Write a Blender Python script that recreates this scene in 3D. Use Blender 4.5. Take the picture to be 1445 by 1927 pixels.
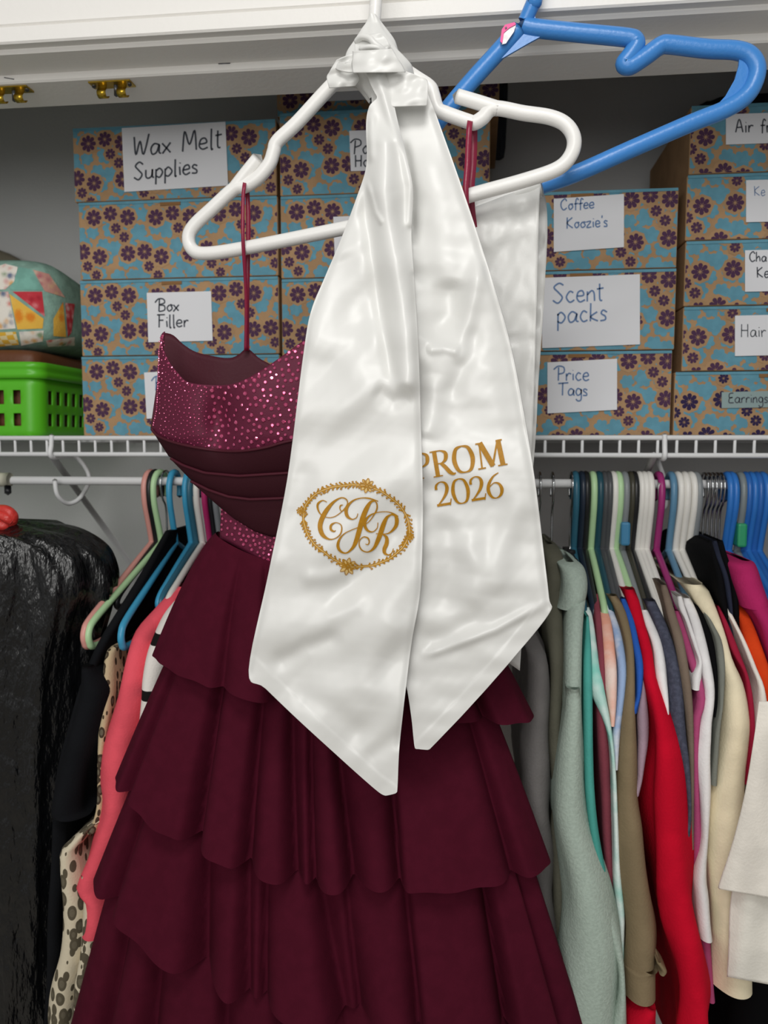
import bpy, bmesh, math, random
import numpy as np
from mathutils import Vector
from mathutils.bvhtree import BVHTree

for o in list(bpy.data.objects):
    bpy.data.objects.remove(o, do_unlink=True)
SC = bpy.context.scene
COL = SC.collection
rng = random.Random(11)

# ------------------------------------------------------------------ camera
IW, IH, FPX = 1445.0, 1927.0, 1500.0
YAW, PITCH = math.radians(6.6), math.radians(5.0)
CAM = np.array([0.0, 0.0, 1.6])
cam_d = bpy.data.cameras.new('camera')
cam = bpy.data.objects.new('camera', cam_d)
COL.objects.link(cam)
cam.location = CAM
cam.rotation_euler = (math.radians(90) - PITCH, 0, YAW)
cam_d.sensor_fit = 'VERTICAL'
cam_d.sensor_height = 24.0
cam_d.lens = 24.0 * FPX / IH
cam_d.clip_start = 0.02
cam_d.dof.use_dof = True
cam_d.dof.focus_distance = 0.80
cam_d.dof.aperture_fstop = cam_d.lens / 4.2
SC.camera = cam

# ------------------------------------------------------------------ world and lights
world = bpy.data.worlds.new('room_light')
SC.world = world
world.use_nodes = True
bgn = world.node_tree.nodes['Background']
bgn.inputs[0].default_value = (1.0, 0.985, 0.96, 1)
bgn.inputs[1].default_value = 0.31

def area(name, loc, target, size, power, col):
    ld = bpy.data.lights.new(name, 'AREA')
    ld.shape = 'DISK'
    ld.size = size
    ld.energy = power
    ld.color = col
    lo = bpy.data.objects.new(name, ld)
    COL.objects.link(lo)
    lo.location = loc
    d = Vector(target) - Vector(loc)
    lo.rotation_euler = d.to_track_quat('-Z', 'Y').to_euler()
    return lo
area('room_lamp', (-0.35, -1.05, 2.06), (-0.1, 0.9, 1.6), 1.3, 15.5, (1.0, 0.985, 0.955))
area('ceiling_lamp', (0.05, -0.25, 2.60), (-0.1, 0.8, 1.4), 0.45, 7.5, (1.0, 0.985, 0.955))

vs = SC.view_settings
vs.view_transform = 'Standard'
vs.look = 'None'
vs.gamma = 1.0
vs.use_curve_mapping = False
vs.exposure = 0.0

# ------------------------------------------------------------------ helpers
cy, sy, cp, sp = math.cos(YAW), math.sin(YAW), math.cos(PITCH), math.sin(PITCH)
VR = np.array([cy, sy, 0.0])
VD = np.array([-sy * cp, cy * cp, -sp])
VU = np.array([-sy * sp, cy * sp, cp])

def ray(x, y):
    return VD + VR * ((x - IW / 2) / FPX) + VU * ((IH / 2 - y) / FPX)

def P(x, y, Y):
    """point at picture position (x, y) standing at distance Y from the camera's wall-parallel plane"""
    d = ray(x, y)
    return CAM + d * (Y / d[1])

def PV(x, y, Y):
    """the same for arrays"""
    x = np.asarray(x, float); y = np.asarray(y, float)
    d = VD[None] + VR[None] * ((x - IW / 2) / FPX)[:, None] + VU[None] * ((IH / 2 - y) / FPX)[:, None]
    return CAM[None] + d * (np.asarray(Y, float) / d[:, 1])[:, None]

def lin(h):
    h = h.lstrip('#')
    out = []
    for i in (0, 2, 4):
        c = int(h[i:i + 2], 16) / 255.0
        out.append(c / 12.92 if c <= 0.04045 else ((c + 0.055) / 1.055) ** 2.4)
    return tuple(out) + (1.0,)

MATS = {}
def mat(name, col, rough=0.6, spec=0.4, metal=0.0, bump=0.0, bscale=80.0, sheen=0.0, var=0.0, vscale=12.0,
        col2=None, coat=0.0, trans=0.0, stretch=None, aniso=0.0):
    if name in MATS:
        return MATS[name]
    m = bpy.data.materials.new(name)
    m.use_nodes = True
    nt = m.node_tree
    b = nt.nodes['Principled BSDF']
    c = lin(col) if isinstance(col, str) else col
    b.inputs['Base Color'].default_value = c
    b.inputs['Roughness'].default_value = rough
    b.inputs['Specular IOR Level'].default_value = spec
    b.inputs['Metallic'].default_value = metal
    b.inputs['Sheen Weight'].default_value = sheen
    b.inputs['Coat Weight'].default_value = coat
    b.inputs['Anisotropic'].default_value = aniso
    tc = nt.nodes.new('ShaderNodeTexCoord')
    src = tc.outputs['Object']
    if stretch:
        mp = nt.nodes.new('ShaderNodeMapping')
        mp.inputs['Scale'].default_value = stretch
        nt.links.new(src, mp.inputs['Vector'])
        src = mp.outputs['Vector']
    if var > 0:
        n = nt.nodes.new('ShaderNodeTexNoise')
        n.inputs['Scale'].default_value = vscale
        n.inputs['Detail'].default_value = 3
        nt.links.new(src, n.inputs['Vector'])
        r = nt.nodes.new('ShaderNodeValToRGB')
        r.color_ramp.elements[0].position = 0.42
        r.color_ramp.elements[1].position = 0.60
        if col2:
            r.color_ramp.elements[0].color = c
            r.color_ramp.elements[1].color = lin(col2)
        else:
            r.color_ramp.elements[0].color = tuple(v * (1 - var) for v in c[:3]) + (1,)
            r.color_ramp.elements[1].color = tuple(min(1, v * (1 + var)) for v in c[:3]) + (1,)
        nt.links.new(n.outputs['Fac'], r.inputs['Fac'])
        nt.links.new(r.outputs['Color'], b.inputs['Base Color'])
    if bump > 0:
        n2 = nt.nodes.new('ShaderNodeTexNoise')
        n2.inputs['Scale'].default_value = bscale
        n2.inputs['Detail'].default_value = 4
        nt.links.new(src, n2.inputs['Vector'])
        bp = nt.nodes.new('ShaderNodeBump')
        bp.inputs['Strength'].default_value = bump
        bp.inputs['Distance'].default_value = 0.01
        nt.links.new(n2.outputs['Fac'], bp.inputs['Height'])
        nt.links.new(bp.outputs['Normal'], b.inputs['Normal'])
    MATS[name] = m
    return m

def mobj(name, verts, faces, material, parent=None, smooth=True, mats=None, midx=None):
    me = bpy.data.meshes.new(name)
    me.from_pydata([tuple(map(float, v)) for v in verts], [], [tuple(int(i) for i in f) for f in faces])
    if mats:
        for m in mats:
            me.materials.append(m)
        if midx is not None:
            me.polygons.foreach_set('material_index', midx)
    elif material:
        me.materials.append(material)
    if smooth:
        me.polygons.foreach_set('use_smooth', [True] * len(me.polygons))
    me.update()
    o = bpy.data.objects.new(name, me)
    COL.objects.link(o)
    if parent:
        o.parent = parent
    return o

def place(o):
    """move a mesh thing's origin to the middle of its base"""
    me = o.data
    co = np.empty(len(me.vertices) * 3)
    me.vertices.foreach_get('co', co)
    co = co.reshape(-1, 3)
    b = np.array([(co[:, 0].min() + co[:, 0].max()) / 2, (co[:, 1].min() + co[:, 1].max()) / 2, co[:, 2].min()])
    me.vertices.foreach_set('co', (co - b).ravel())
    me.update()
    o.location = b

def tag(o, label, cat, group=None):
    o['label'] = label
    o['category'] = cat
    if group:
        o['group'] = group
    return o

def thing(name, label, cat, group=None):
    o = bpy.data.objects.new(name, None)
    o.empty_display_size = 0.05
    COL.objects.link(o)
    return tag(o, label, cat, group)

def setbase(root):
    """put the empty at the base of its parts without moving them"""
    lo = np.array([1e9] * 3); hi = -lo
    def walk(o):
        nonlocal lo, hi
        for c in o.children:
            if c.type == 'MESH':
                co = np.empty(len(c.data.vertices) * 3)
                c.data.vertices.foreach_get('co', co)
                co = co.reshape(-1, 3) + np.array(c.location)
                lo = np.minimum(lo, co.min(0)); hi = np.maximum(hi, co.max(0))
            walk(c)
    walk(root)
    b = np.array([(lo[0] + hi[0]) / 2, (lo[1] + hi[1]) / 2, lo[2]])
    root.location = b
    for c in root.children:
        c.location = Vector(c.location) - Vector(b)

def structure(o):
    o['kind'] = 'structure'
    return o

def box_vf(x0, x1, y0, y1, z0, z1):
    v = [(x0, y0, z0), (x1, y0, z0), (x1, y1, z0), (x0, y1, z0), (x0, y0, z1), (x1, y0, z1), (x1, y1, z1), (x0, y1, z1)]
    f = [(0, 3, 2, 1), (4, 5, 6, 7), (0, 1, 5, 4), (1, 2, 6, 5), (2, 3, 7, 6), (3, 0, 4, 7)]
    return v, f

def box(name, x0, x1, y0, y1, z0, z1, m, parent=None, bevel=0.0):
    v, f = box_vf(x0, x1, y0, y1, z0, z1)
    o = mobj(name, v, f, m, parent, smooth=False)
    if bevel:
        md = o.modifiers.new('bevel', 'BEVEL')
        md.width = bevel
        md.segments = 2
    return o

def crom(pts, n=8, closed=False):
    """smooth curve through the points"""
    p = np.array(pts, float)
    N = len(p)
    out = []
    rngs = range(N if closed else N - 1)
    for i in rngs:
        if closed:
            a, b, c, d = p[(i - 1) % N], p[i], p[(i + 1) % N], p[(i + 2) % N]
        else:
            a, b, c, d = p[max(i - 1, 0)], p[i], p[i + 1], p[min(i + 2, N - 1)]
        for k in range(n):
            t = k / n
            out.append(0.5 * (2 * b + (c - a) * t + (2 * a - 5 * b + 4 * c - d) * t * t + (3 * b - a - 3 * c + d) * t ** 3))
    if not closed:
        out.append(p[-1])
    return np.array(out)

def tube_vf(pts, r, n=10, closed=False, cap=True):
    p = np.array(pts, float)
    N = len(p)
    rad = np.full(N, r) if np.isscalar(r) else np.array(r, float)
    if closed:
        T = np.roll(p, -1, 0) - np.roll(p, 1, 0)
    else:
        T = np.gradient(p, axis=0)
    T /= np.linalg.norm(T, axis=1)[:, None] + 1e-12
    ref = np.array([0, 1, 0.0]) if abs(T[0][1]) < 0.9 else np.array([1.0, 0, 0])
    u = np.cross(T[0], ref); u /= np.linalg.norm(u)
    V = []
    for i in range(N):
        u = u - T[i] * np.dot(u, T[i]); u /= np.linalg.norm(u) + 1e-12
        w = np.cross(T[i], u)
        for k in range(n):
            a = 2 * math.pi * k / n
            V.append(p[i] + rad[i] * (u * math.cos(a) + w * math.sin(a)))
    F = []
    for i in range(N if closed else N - 1):
        j = (i + 1) % N
        for k in range(n):
            k2 = (k + 1) % n
            F.append((i * n + k, i * n + k2, j * n + k2, j * n + k))
    if cap and not closed:
        # rounded ends
        for e, s in ((0, -1), (N - 1, 1)):
            c = len(V)
            V.append(p[e] + s * T[e] * rad[e] * 0.7)
            for k in range(n):
                k2 = (k + 1) % n
                F.append((e * n + k, c, e * n + k2) if s > 0 else (e * n + k2, c, e * n + k))
    return V, F

def merge(*vfs):
    V, F = [], []
    for v, f in vfs:
        b = len(V)
        V += list(v)
        F += [tuple(i + b for i in q) for q in f]
    return V, F

def tube(name, pts, r, m, parent=None, n=10, closed=False):
    v, f = tube_vf(pts, r, n, closed)
    return mobj(name, v, f, m, parent)

def grid_faces(nu, nv, wrap=False):
    F = []
    for j in range(nv - 1):
        for i in range(nu if wrap else nu - 1):
            i2 = (i + 1) % nu
            F.append((j * nu + i, j * nu + i2, (j + 1) * nu + i2, (j + 1) * nu + i))
    return F

def lerp_poly(pts, t):
    """points along a polyline by fraction of its length"""
    p = np.array(pts, float)
    s = np.concatenate([[0], np.cumsum(np.linalg.norm(np.diff(p[:, :2], axis=0), axis=1))])
    s /= s[-1]
    return np.stack([np.interp(t, s, p[:, k]) for k in range(p.shape[1])], 1)

class Waves:
    """smooth random surface made of sines"""
    def __init__(self, seed, wl, n=7, spread=0.5, direction=None):
        r = random.Random(seed)
        self.w = []
        for i in range(n):
            a = r.uniform(0, math.pi * 2) if direction is None else direction + r.gauss(0, 0.35)
            k = 2 * math.pi / (wl * r.uniform(1 - spread, 1 + spread))
            self.w.append((math.cos(a) * k, math.sin(a) * k, r.uniform(0, 6.28), r.uniform(0.5, 1)))
    def __call__(self, x, y):
        s = 0
        for a, b, c, d in self.w:
            s = s + d * np.sin(a * x + b * y + c)
        return s / (0.75 * len(self.w) ** 0.5)

def seg_dist(x, y, poly):
    """distance from points to a polyline and the fraction along it"""
    best = np.full(np.shape(x), 1e9)
    tt = np.zeros(np.shape(x))
    n = len(poly) - 1
    for i in range(n):
        ax, ay = poly[i]; bx, by = poly[i + 1]
        dx, dy = bx - ax, by - ay
        t = np.clip(((x - ax) * dx + (y - ay) * dy) / (dx * dx + dy * dy), 0, 1)
        d = np.hypot(x - ax - t * dx, y - ay - t * dy)
        m = d < best
        best = np.where(m, d, best)
        tt = np.where(m, (i + t) / n, tt)
    return best, tt

def stroke_poly(pts, w, n=8, smooth=True):
    """flat ribbon of varying width along a curve in the plane: rows of (left, right)"""
    if smooth:
        pw = [tuple(p) + (wi,) for p, wi in zip(pts, w if not np.isscalar(w) else [w] * len(pts))]
        c = crom(pw, n)
    else:
        c = np.array([tuple(p) + (wi,) for p, wi in zip(pts, w if not np.isscalar(w) else [w] * len(pts))], float)
    T = np.gradient(c[:, :2], axis=0)
    T /= np.linalg.norm(T, axis=1)[:, None] + 1e-9
    Nn = np.stack([-T[:, 1], T[:, 0]], 1)
    h = np.maximum(c[:, 2:3], 0.2) / 2
    return c[:, :2] + Nn * h, c[:, :2] - Nn * h

def strokes_vf(strokes, mapf, n=8, smooth=True):
    Q, F = [], []
    b = 0
    for pts, w in strokes:
        L, R = stroke_poly(pts, w, n, smooth)
        q = np.empty((2 * len(L), 2)); q[0::2] = L; q[1::2] = R
        Q.append(q)
        for i in range(len(L) - 1):
            F.append((b + 2 * i, b + 2 * i + 1, b + 2 * i + 3, b + 2 * i + 2))
        b += 2 * len(L)
    Q = np.vstack(Q)
    return list(mapf(Q[:, 0], Q[:, 1])), F

# ------------------------------------------------------------------ materials
M_wall = mat('wall_paint', '#e6e7e7', 0.75, 0.2, bump=0.08, bscale=220, var=0.03, vscale=3)
M_trim = mat('white_trim_paint', '#eceae6', 0.45, 0.4, bump=0.05, bscale=150)
M_white_pl = mat('white_plastic', '#f0efec', 0.32, 0.5, bump=0.03, bscale=400)
M_blue_pl = mat('blue_plastic', '#3f86d0', 0.32, 0.5, bump=0.05, bscale=300)
M_satin = mat('white_satin', '#e2e2df', 0.38, 0.6, bump=0.02, bscale=900)
M_satin2 = mat('pale_satin', '#dcdcd9', 0.36, 0.5, bump=0.03, bscale=500)
M_gold = mat('gold_ink', '#b07c14', 0.5, 0.3, var=0.06, vscale=300)
M_goldl = mat('pale_gold_ink', '#dfbf7c', 0.5, 0.3)
M_burg = mat('burgundy_chiffon', '#4a1022', 0.85, 0.08, bump=0.10, bscale=700, var=0.05, vscale=60)
M_burg_b = mat('burgundy_bodice', '#601a35', 0.6, 0.3, bump=0.15, bscale=900)
M_burg_d = mat('burgundy_crepe', '#341019', 0.7, 0.15, bump=0.08, bscale=900)
M_lin = mat('burgundy_lining', '#471422', 0.6, 0.25, bump=0.05, bscale=300)
M_rib = mat('burgundy_ribbon', '#8a1d3c', 0.35, 0.5, bump=0.05, bscale=400)
M_crys = mat('pink_crystal', '#d65a88', 0.08, 0.9, metal=0.5, coat=0.6)
M_kraft = mat('kraft_card', '#ab8a67', 0.8, 0.15, bump=0.1, bscale=250, var=0.07, vscale=25)
M_fblue = mat('print_blue', '#6498ab', 0.8, 0.15, var=0.06, vscale=60)
M_fpur = mat('print_purple', '#50354f', 0.8, 0.15)
M_fpur2 = mat('print_navy', '#33284a', 0.8, 0.15)
M_paper = mat('white_paper', '#e3e4e8', 0.8, 0.1)
M_ink = mat('grey_marker', '#52565e', 0.8, 0.1)
M_inkb = mat('blue_marker', '#6c86ae', 0.8, 0.1)
M_tape = mat('frosted_tape', '#8fa3a3', 0.4, 0.4)
M_wire = mat('white_wire_coating', '#e6e7e8', 0.4, 0.45)
M_brass = mat('brass', '#b99a35', 0.28, 0.5, metal=0.9, bump=0.05, bscale=200)
M_chrome = mat('chrome', '#c8cacc', 0.18, 0.6, metal=1.0)
M_black_pl = mat('black_plastic', '#17181b', 0.4, 0.5)
# ------------------------------------------------------------------ the setting
def extrude_profile(name, prof, x0, x1, m):
    n = len(prof)
    V = [(x0, y, z) for y, z in prof] + [(x1, y, z) for y, z in prof]
    F = [(i, (i + 1) % n, n + (i + 1) % n, n + i) for i in range(n)]
    F += [tuple(range(n - 1, -1, -1)), tuple(range(n, 2 * n))]
    o = mobj(name, V, F, m, smooth=False)
    bm = bmesh.new(); bm.from_mesh(o.data)
    bmesh.ops.recalc_face_normals(bm, faces=bm.faces); bm.to_mesh(o.data); bm.free()
    return o

WB = 1.46
XL, XR = -1.05, 0.80
structure(box('floor', -2.6, 2.2, -3.0, WB, -0.05, 0.0, mat('floor_carpet', '#cbc5ba', 0.9, 0.1, bump=0.3, bscale=300)))
structure(box('wall_back', XL - .05, XR + .05, WB, WB + 0.05, 0.0, 2.6, M_wall))
structure(box('wall_left', XL - .05, XL, 0.9, WB, 0.0, 2.6, M_wall))
structure(box('wall_right', XR, XR + .05, 0.9, WB, 0.0, 2.6, M_wall))
structure(box('ceiling', XL - .05, XR + .05, 0.9, WB, 2.55, 2.6, M_wall))

def zc(y, Y, x=600):
    return float(P(x, y, Y)[2])
# door casing and header, seen from below as a stair of faces and undersides
ya, yb, yc_, yd, ye = 0.885, 0.880, 0.893, 0.944, 0.992
z1 = zc(15, ya); z2 = zc(46, yb); z3 = zc(54, yc_); z4 = zc(66, yc_); z5 = zc(106, yd); z6 = zc(125, yd)
TX0, TX1 = -1.15, 0.95
structure(extrude_profile('trim_1', [(ya, 2.15), (ya, z1 + .004), (ya + .003, z1 + .002), (ya + .003, z1), (yb, z1 - .002), (yb, z2 + .002), (yb + .002, z2), (0.899, z2), (0.899, 2.15)], TX0, TX1, M_trim))
structure(extrude_profile('trim_2', [(yc_, z2), (yc_, z4 + .003), (yc_ + .003, z4), (0.95, z4), (0.95, z2)], TX0, TX1, M_trim))
t3 = structure(extrude_profile('trim_3', [(yd, z4), (yd, z6 + .002), (yd + .002, z6), (1.012, z6), (1.012, z6 + .05), (1.03, z6 + .05), (1.03, z4)], TX0, TX1, M_trim))
structure(box('wall_front', TX0, TX1, 0.928, 1.03, z2 + .001, 2.6, M_wall))
structure(box('wall_front_side', 0.42, TX1, 0.885, 0.95, 0.0, 2.0, M_wall))  # unseen wall beside the opening, placed to darken the right of the closet
structure(box('wall_front_side', TX0 , -0.92, 0.885, 0.95, 0.0, 2.0, M_wall))  # unseen counterpart on the left, also put in for shading

# staples and nicks on the header board
M_steel = mat('dull_steel', '#6d6f74', 0.4, 0.5, metal=0.8)
for (x0, y0, x1, y1) in ((411, 120, 433, 119), (8, 146, 26, 149), (192, 122, 206, 121)):
    a = P(x0, y0, yd - .0005); b = P(x1, y1, yd - .0005)
    k = np.array([0, 0.002, 0.0015])
    tube('staple', [a + k, a, b, b + k], 0.0005, M_steel, t3, n=6)

# brass catches under the header board
for i, px in enumerate((15, 208)):
    lab = ('brass spring catch under the white header, further from the picture edge', 'brass spring catch under the white header, cut by the picture edge')[1 - i]
    t = thing('brass_catch', lab, 'catch', 'brass catches under the header')
    pc = P(px, 152, 0.955)
    X, Y, Z = pc[0], 0.958, z6
    box('plate', X - .026, X + .026, Y - .008, Y + .010, Z - .0016, Z, M_brass, t)
    for s in (-1, 1):
        xc = X + s * 0.0125 + .001
        # a bent strap: down, out and back up
        prof = crom([(0, 0), (-.001, -.006), (-.0045, -.0105), (-.003, -.0145), (.002, -.0155), (.006, -.012)], 5)
        w = .0055
        V = []; F = []
        for q in prof:
            V += [(xc - w, Y + q[0], Z + q[1]), (xc + w, Y + q[0], Z + q[1])]
        for j in range(len(prof) - 1):
            F.append((2 * j, 2 * j + 1, 2 * j + 3, 2 * j + 2))
        o = mobj('spring_tab', V, F, M_brass, t)
        md = o.modifiers.new('solid', 'SOLIDIFY'); md.thickness = 0.0009
    v, f = tube_vf([(X + .004, Y + .003, Z - .001), (X + .004, Y + .003, Z - .013)], .0028, 8)
    mobj('pin', v, f, M_steel, t)
    for s in (-1, 1):
        v, f = tube_vf([(X + s * .0225, Y, Z - .001), (X + s * .0225, Y, Z - .0035)], .0026, 8)
        mobj('screw', v, f, M_steel, t)
    setbase(t)

# ------------------------------------------------------------------ wire shelf and rod
YS = 1.10
ZT = zc(824, YS, 722); ZL = zc(856, YS, 722)
SX0, SX1 = XL, XR
shelf = thing('wire_shelf', 'white coated wire shelf carrying the patterned boxes', 'shelf')
tube('front_rail', [(SX0, YS, ZT), (SX1, YS, ZT)], .0034, M_wire, shelf, 8)
tube('lower_rail', [(SX0, YS, ZL), (SX1, YS, ZL)], .0034, M_wire, shelf, 8)
tube('rear_rail', [(SX0, WB - .03, ZT - .004), (SX1, WB - .03, ZT - .004)], .003, M_wire, shelf, 8)
tube('middle_rail', [(SX0, 1.28, ZT - .004), (SX1, 1.28, ZT - .004)], .003, M_wire, shelf, 8)
pitch = P(1000 + 540 / 3.247, 850, YS)[0] - P(1000 + 425 / 3.247, 850, YS)[0]
xw0 = P(1000 + 540 / 3.247, 840, YS)[0]
v, f = tube_vf([(0, 0, ZL - ZT), (0, 0, -.004), (0, .004, 0), (0, WB - .015 - YS, 0)], .0021, 6)
wm = None
k = int((SX0 - xw0) / pitch) + 1
while xw0 + k * pitch < SX1 - .01:
    if wm is None:
        o = mobj('cross_wire', v, f, M_wire, shelf); wm = o.data
    else:
        o = bpy.data.objects.new('cross_wire', wm); COL.objects.link(o); o.parent = shelf
    o.location = (xw0 + k * pitch, YS + .001, ZT)
    k += 1
ROD_Y = 1.125
ZR = zc(908, ROD_Y, 722)
for px in (100, 1249):
    X = P(px, 840, YS)[0]
    hk = tube('support_hook', crom([(X, YS - .003, ZT + .004), (X, YS - .005, ZT - .01), (X, YS - .004, ZL - .004), (X + .004, ROD_Y + .03, ZR + .035), (X + .018, ROD_Y + .045, ZR + .004), (X + .016, ROD_Y + .02, ZR - .026), (X + .006, ROD_Y, ZR - .034), (X, ROD_Y - .018, ZR - .02), (X - .002, ROD_Y - .020, ZR + .002)], 6), .0034, M_wire, shelf, 8)
    Xb = X - .03
    tube('diagonal_brace', [(Xb + .02, YS + .01, ZL), (Xb, WB - .01, ZT - .26)], .005, M_wire, shelf, 8)
setbase(shelf)
rod = thing('closet_rod', 'white metal closet rod hung under the wire shelf', 'rod')
tube('rod_tube', [(SX0, ROD_Y, ZR), (SX1, ROD_Y, ZR)], .0062, M_wire, rod, 12)
xe = P(10, 905, ROD_Y)[0]
tube('joint_sleeve', [(xe - .012, ROD_Y, ZR + .001), (xe + .008, ROD_Y, ZR + .001)], .0105, mat('ivory_plastic', '#c9c6b4', .5), rod, 12)
tube('clamp_screw', [(xe + .006, ROD_Y - .004, ZR - .008), (xe + .006, ROD_Y - .004, ZR - .019)], .005, M_black_pl, rod, 8)
setbase(rod)

# ------------------------------------------------------------------ handwriting: one-stroke letters
G = {
 'W': ([[(0, 1), (.12, .05), (.32, .75), (.5, .05), (.8, 1.05)]], .85), 'a': ([[(.5, .45), (.25, .55), (.05, .3), (.15, .03), (.38, .1), (.5, .45), (.48, .1), (.6, .02)]], .66),
 'x': ([[(0, .5), (.45, 0)], [(.45, .52), (0, -.02)]], .6), 'M': ([[(0, 0), (.1, 1), (.35, .3), (.62, 1), (.72, 0)]], .86),
 'e': ([[(.05, .28), (.42, .34), (.35, .55), (.12, .5), (.04, .2), (.2, 0), (.48, .1)]], .58), 'l': ([[(.08, 1), (.08, 0), (.18, 0)]], .3),
 't': ([[(.16, .9), (.14, .1), (.28, 0)], [(0, .62), (.36, .66)]], .46), 'S': ([[(.58, .88), (.35, 1.02), (.08, .82), (.3, .52), (.52, .25), (.3, -.02), (0, .12)]], .72),
 'u': ([[(.03, .52), (.05, .12), (.22, 0), (.42, .15), (.46, .52), (.46, .1), (.55, 0)]], .66), 'p': ([[(.05, .5), (.03, -.42)], [(.04, .4), (.25, .55), (.45, .3), (.25, 0), (.04, .08)]], .58),
 'i': ([[(.08, .5), (.1, 0)], [(.09, .72), (.11, .76)]], .26), 's': ([[(.38, .46), (.18, .55), (.06, .4), (.3, .22), (.3, .04), (.02, .03)]], .5),
 'B': ([[(.08, 1), (.05, 0)], [(-.3, .72), (0, 1.02), (.45, .98), (.5, .7), (.1, .55), (.5, .45), (.52, .1), (.05, 0)]], .72), 'o': ([[(.25, .54), (.04, .3), (.2, 0), (.45, .22), (.3, .52), (.5, .48)]], .58),
 'F': ([[(.08, 1), (.05, 0)], [(-.1, .98), (.55, 1.0)], [(.06, .55), (.42, .56)]], .62), 'r': ([[(.06, .52), (.07, 0)], [(.07, .3), (.22, .52), (.42, .48)]], .48),
 'C': ([[(.6, .8), (.4, 1.02), (.1, .75), (.05, .3), (.3, 0), (.62, .15)]], .74), 'f': ([[(.45, .85), (.28, 1.0), (.18, .7), (.16, -.1)], [(0, .5), (.4, .53)]], .46),
 'K': ([[(.05, 1), (.05, 0)], [(.55, .95), (.08, .48), (.6, 0)]], .72), 'z': ([[(0, .5), (.4, .52), (.02, .02), (.45, .02)]], .56), "'": ([[(.08, 1), (.04, .78)]], .2),
 'c': ([[(.42, .46), (.2, .55), (.04, .28), (.2, 0), (.45, .1)]], .56), 'n': ([[(.04, .52), (.05, 0)], [(.05, .32), (.25, .54), (.4, .4), (.42, 0)]], .58),
 'k': ([[(.05, .95), (.05, 0)], [(.4, .5), (.07, .22), (.45, 0)]], .56), 'P': ([[(.12, .95), (.08, 0)], [(-.25, .8), (.1, 1.05), (.5, .95), (.52, .6), (.1, .48)]], .66),
 'T': ([[(.32, 1), (.28, 0)], [(-.05, .92), (.75, 1.02)]], .7), 'g': ([[(.45, .46), (.2, .55), (.04, .28), (.2, .03), (.42, .2), (.45, .5), (.44, -.25), (.2, -.42), (.05, -.25)]], .6),
 'A': ([[(.0, 0), (.28, 1), (.58, 0)], [(.1, .38), (.5, .4)]], .72), 'h': ([[(.05, 1), (.05, 0)], [(.05, .3), (.25, .54), (.4, .38), (.42, 0)]], .58),
 'H': ([[(.05, 1), (.05, 0)], [(.55, 1), (.55, 0)], [(.05, .5), (.55, .52)]], .74), 'E': ([[(.5, .98), (.1, .9), (.08, .55), (.4, .52), (.08, .45), (.06, .05), (.52, .03)]], .64),
 'y': ([[(.03, .52), (.1, .2), (.28, .15), (.45, .52)], [(.45, .52), (.4, -.2), (.15, -.4)]], .56), 'w': ([[(0, .52), (.12, .02), (.28, .42), (.42, .02), (.6, .54)]], .7), ' ': ([], .5),
}
def handwriting(name, lines, m, parent, Yf, width):
    """lines: (text, x, y of the baseline, capital height, slope) in picture positions on the card plane"""
    V, F = [], []
    for text, x, y, h, slope in lines:
        sx = 0
        r2 = random.Random(text)
        for ch in text:
            st, adv = G[ch]
            for s in st:
                jj = [(a + r2.uniform(-.02, .02), b + r2.uniform(-.02, .02)) for a, b in s]
                pts = [(x + (sx + a) * h * .95, y - b * h - slope * (sx + a) * h * .95) for a, b in jj]
                v, f = strokes_vf([(pts, width)], lambda a, b: PV(a, b, np.full(len(a), Yf)), 6)
                b0 = len(V); V += v; F += [tuple(i + b0 for i in q) for q in f]
            sx += adv
    return mobj(name, V, F, m, parent, smooth=False)

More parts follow.
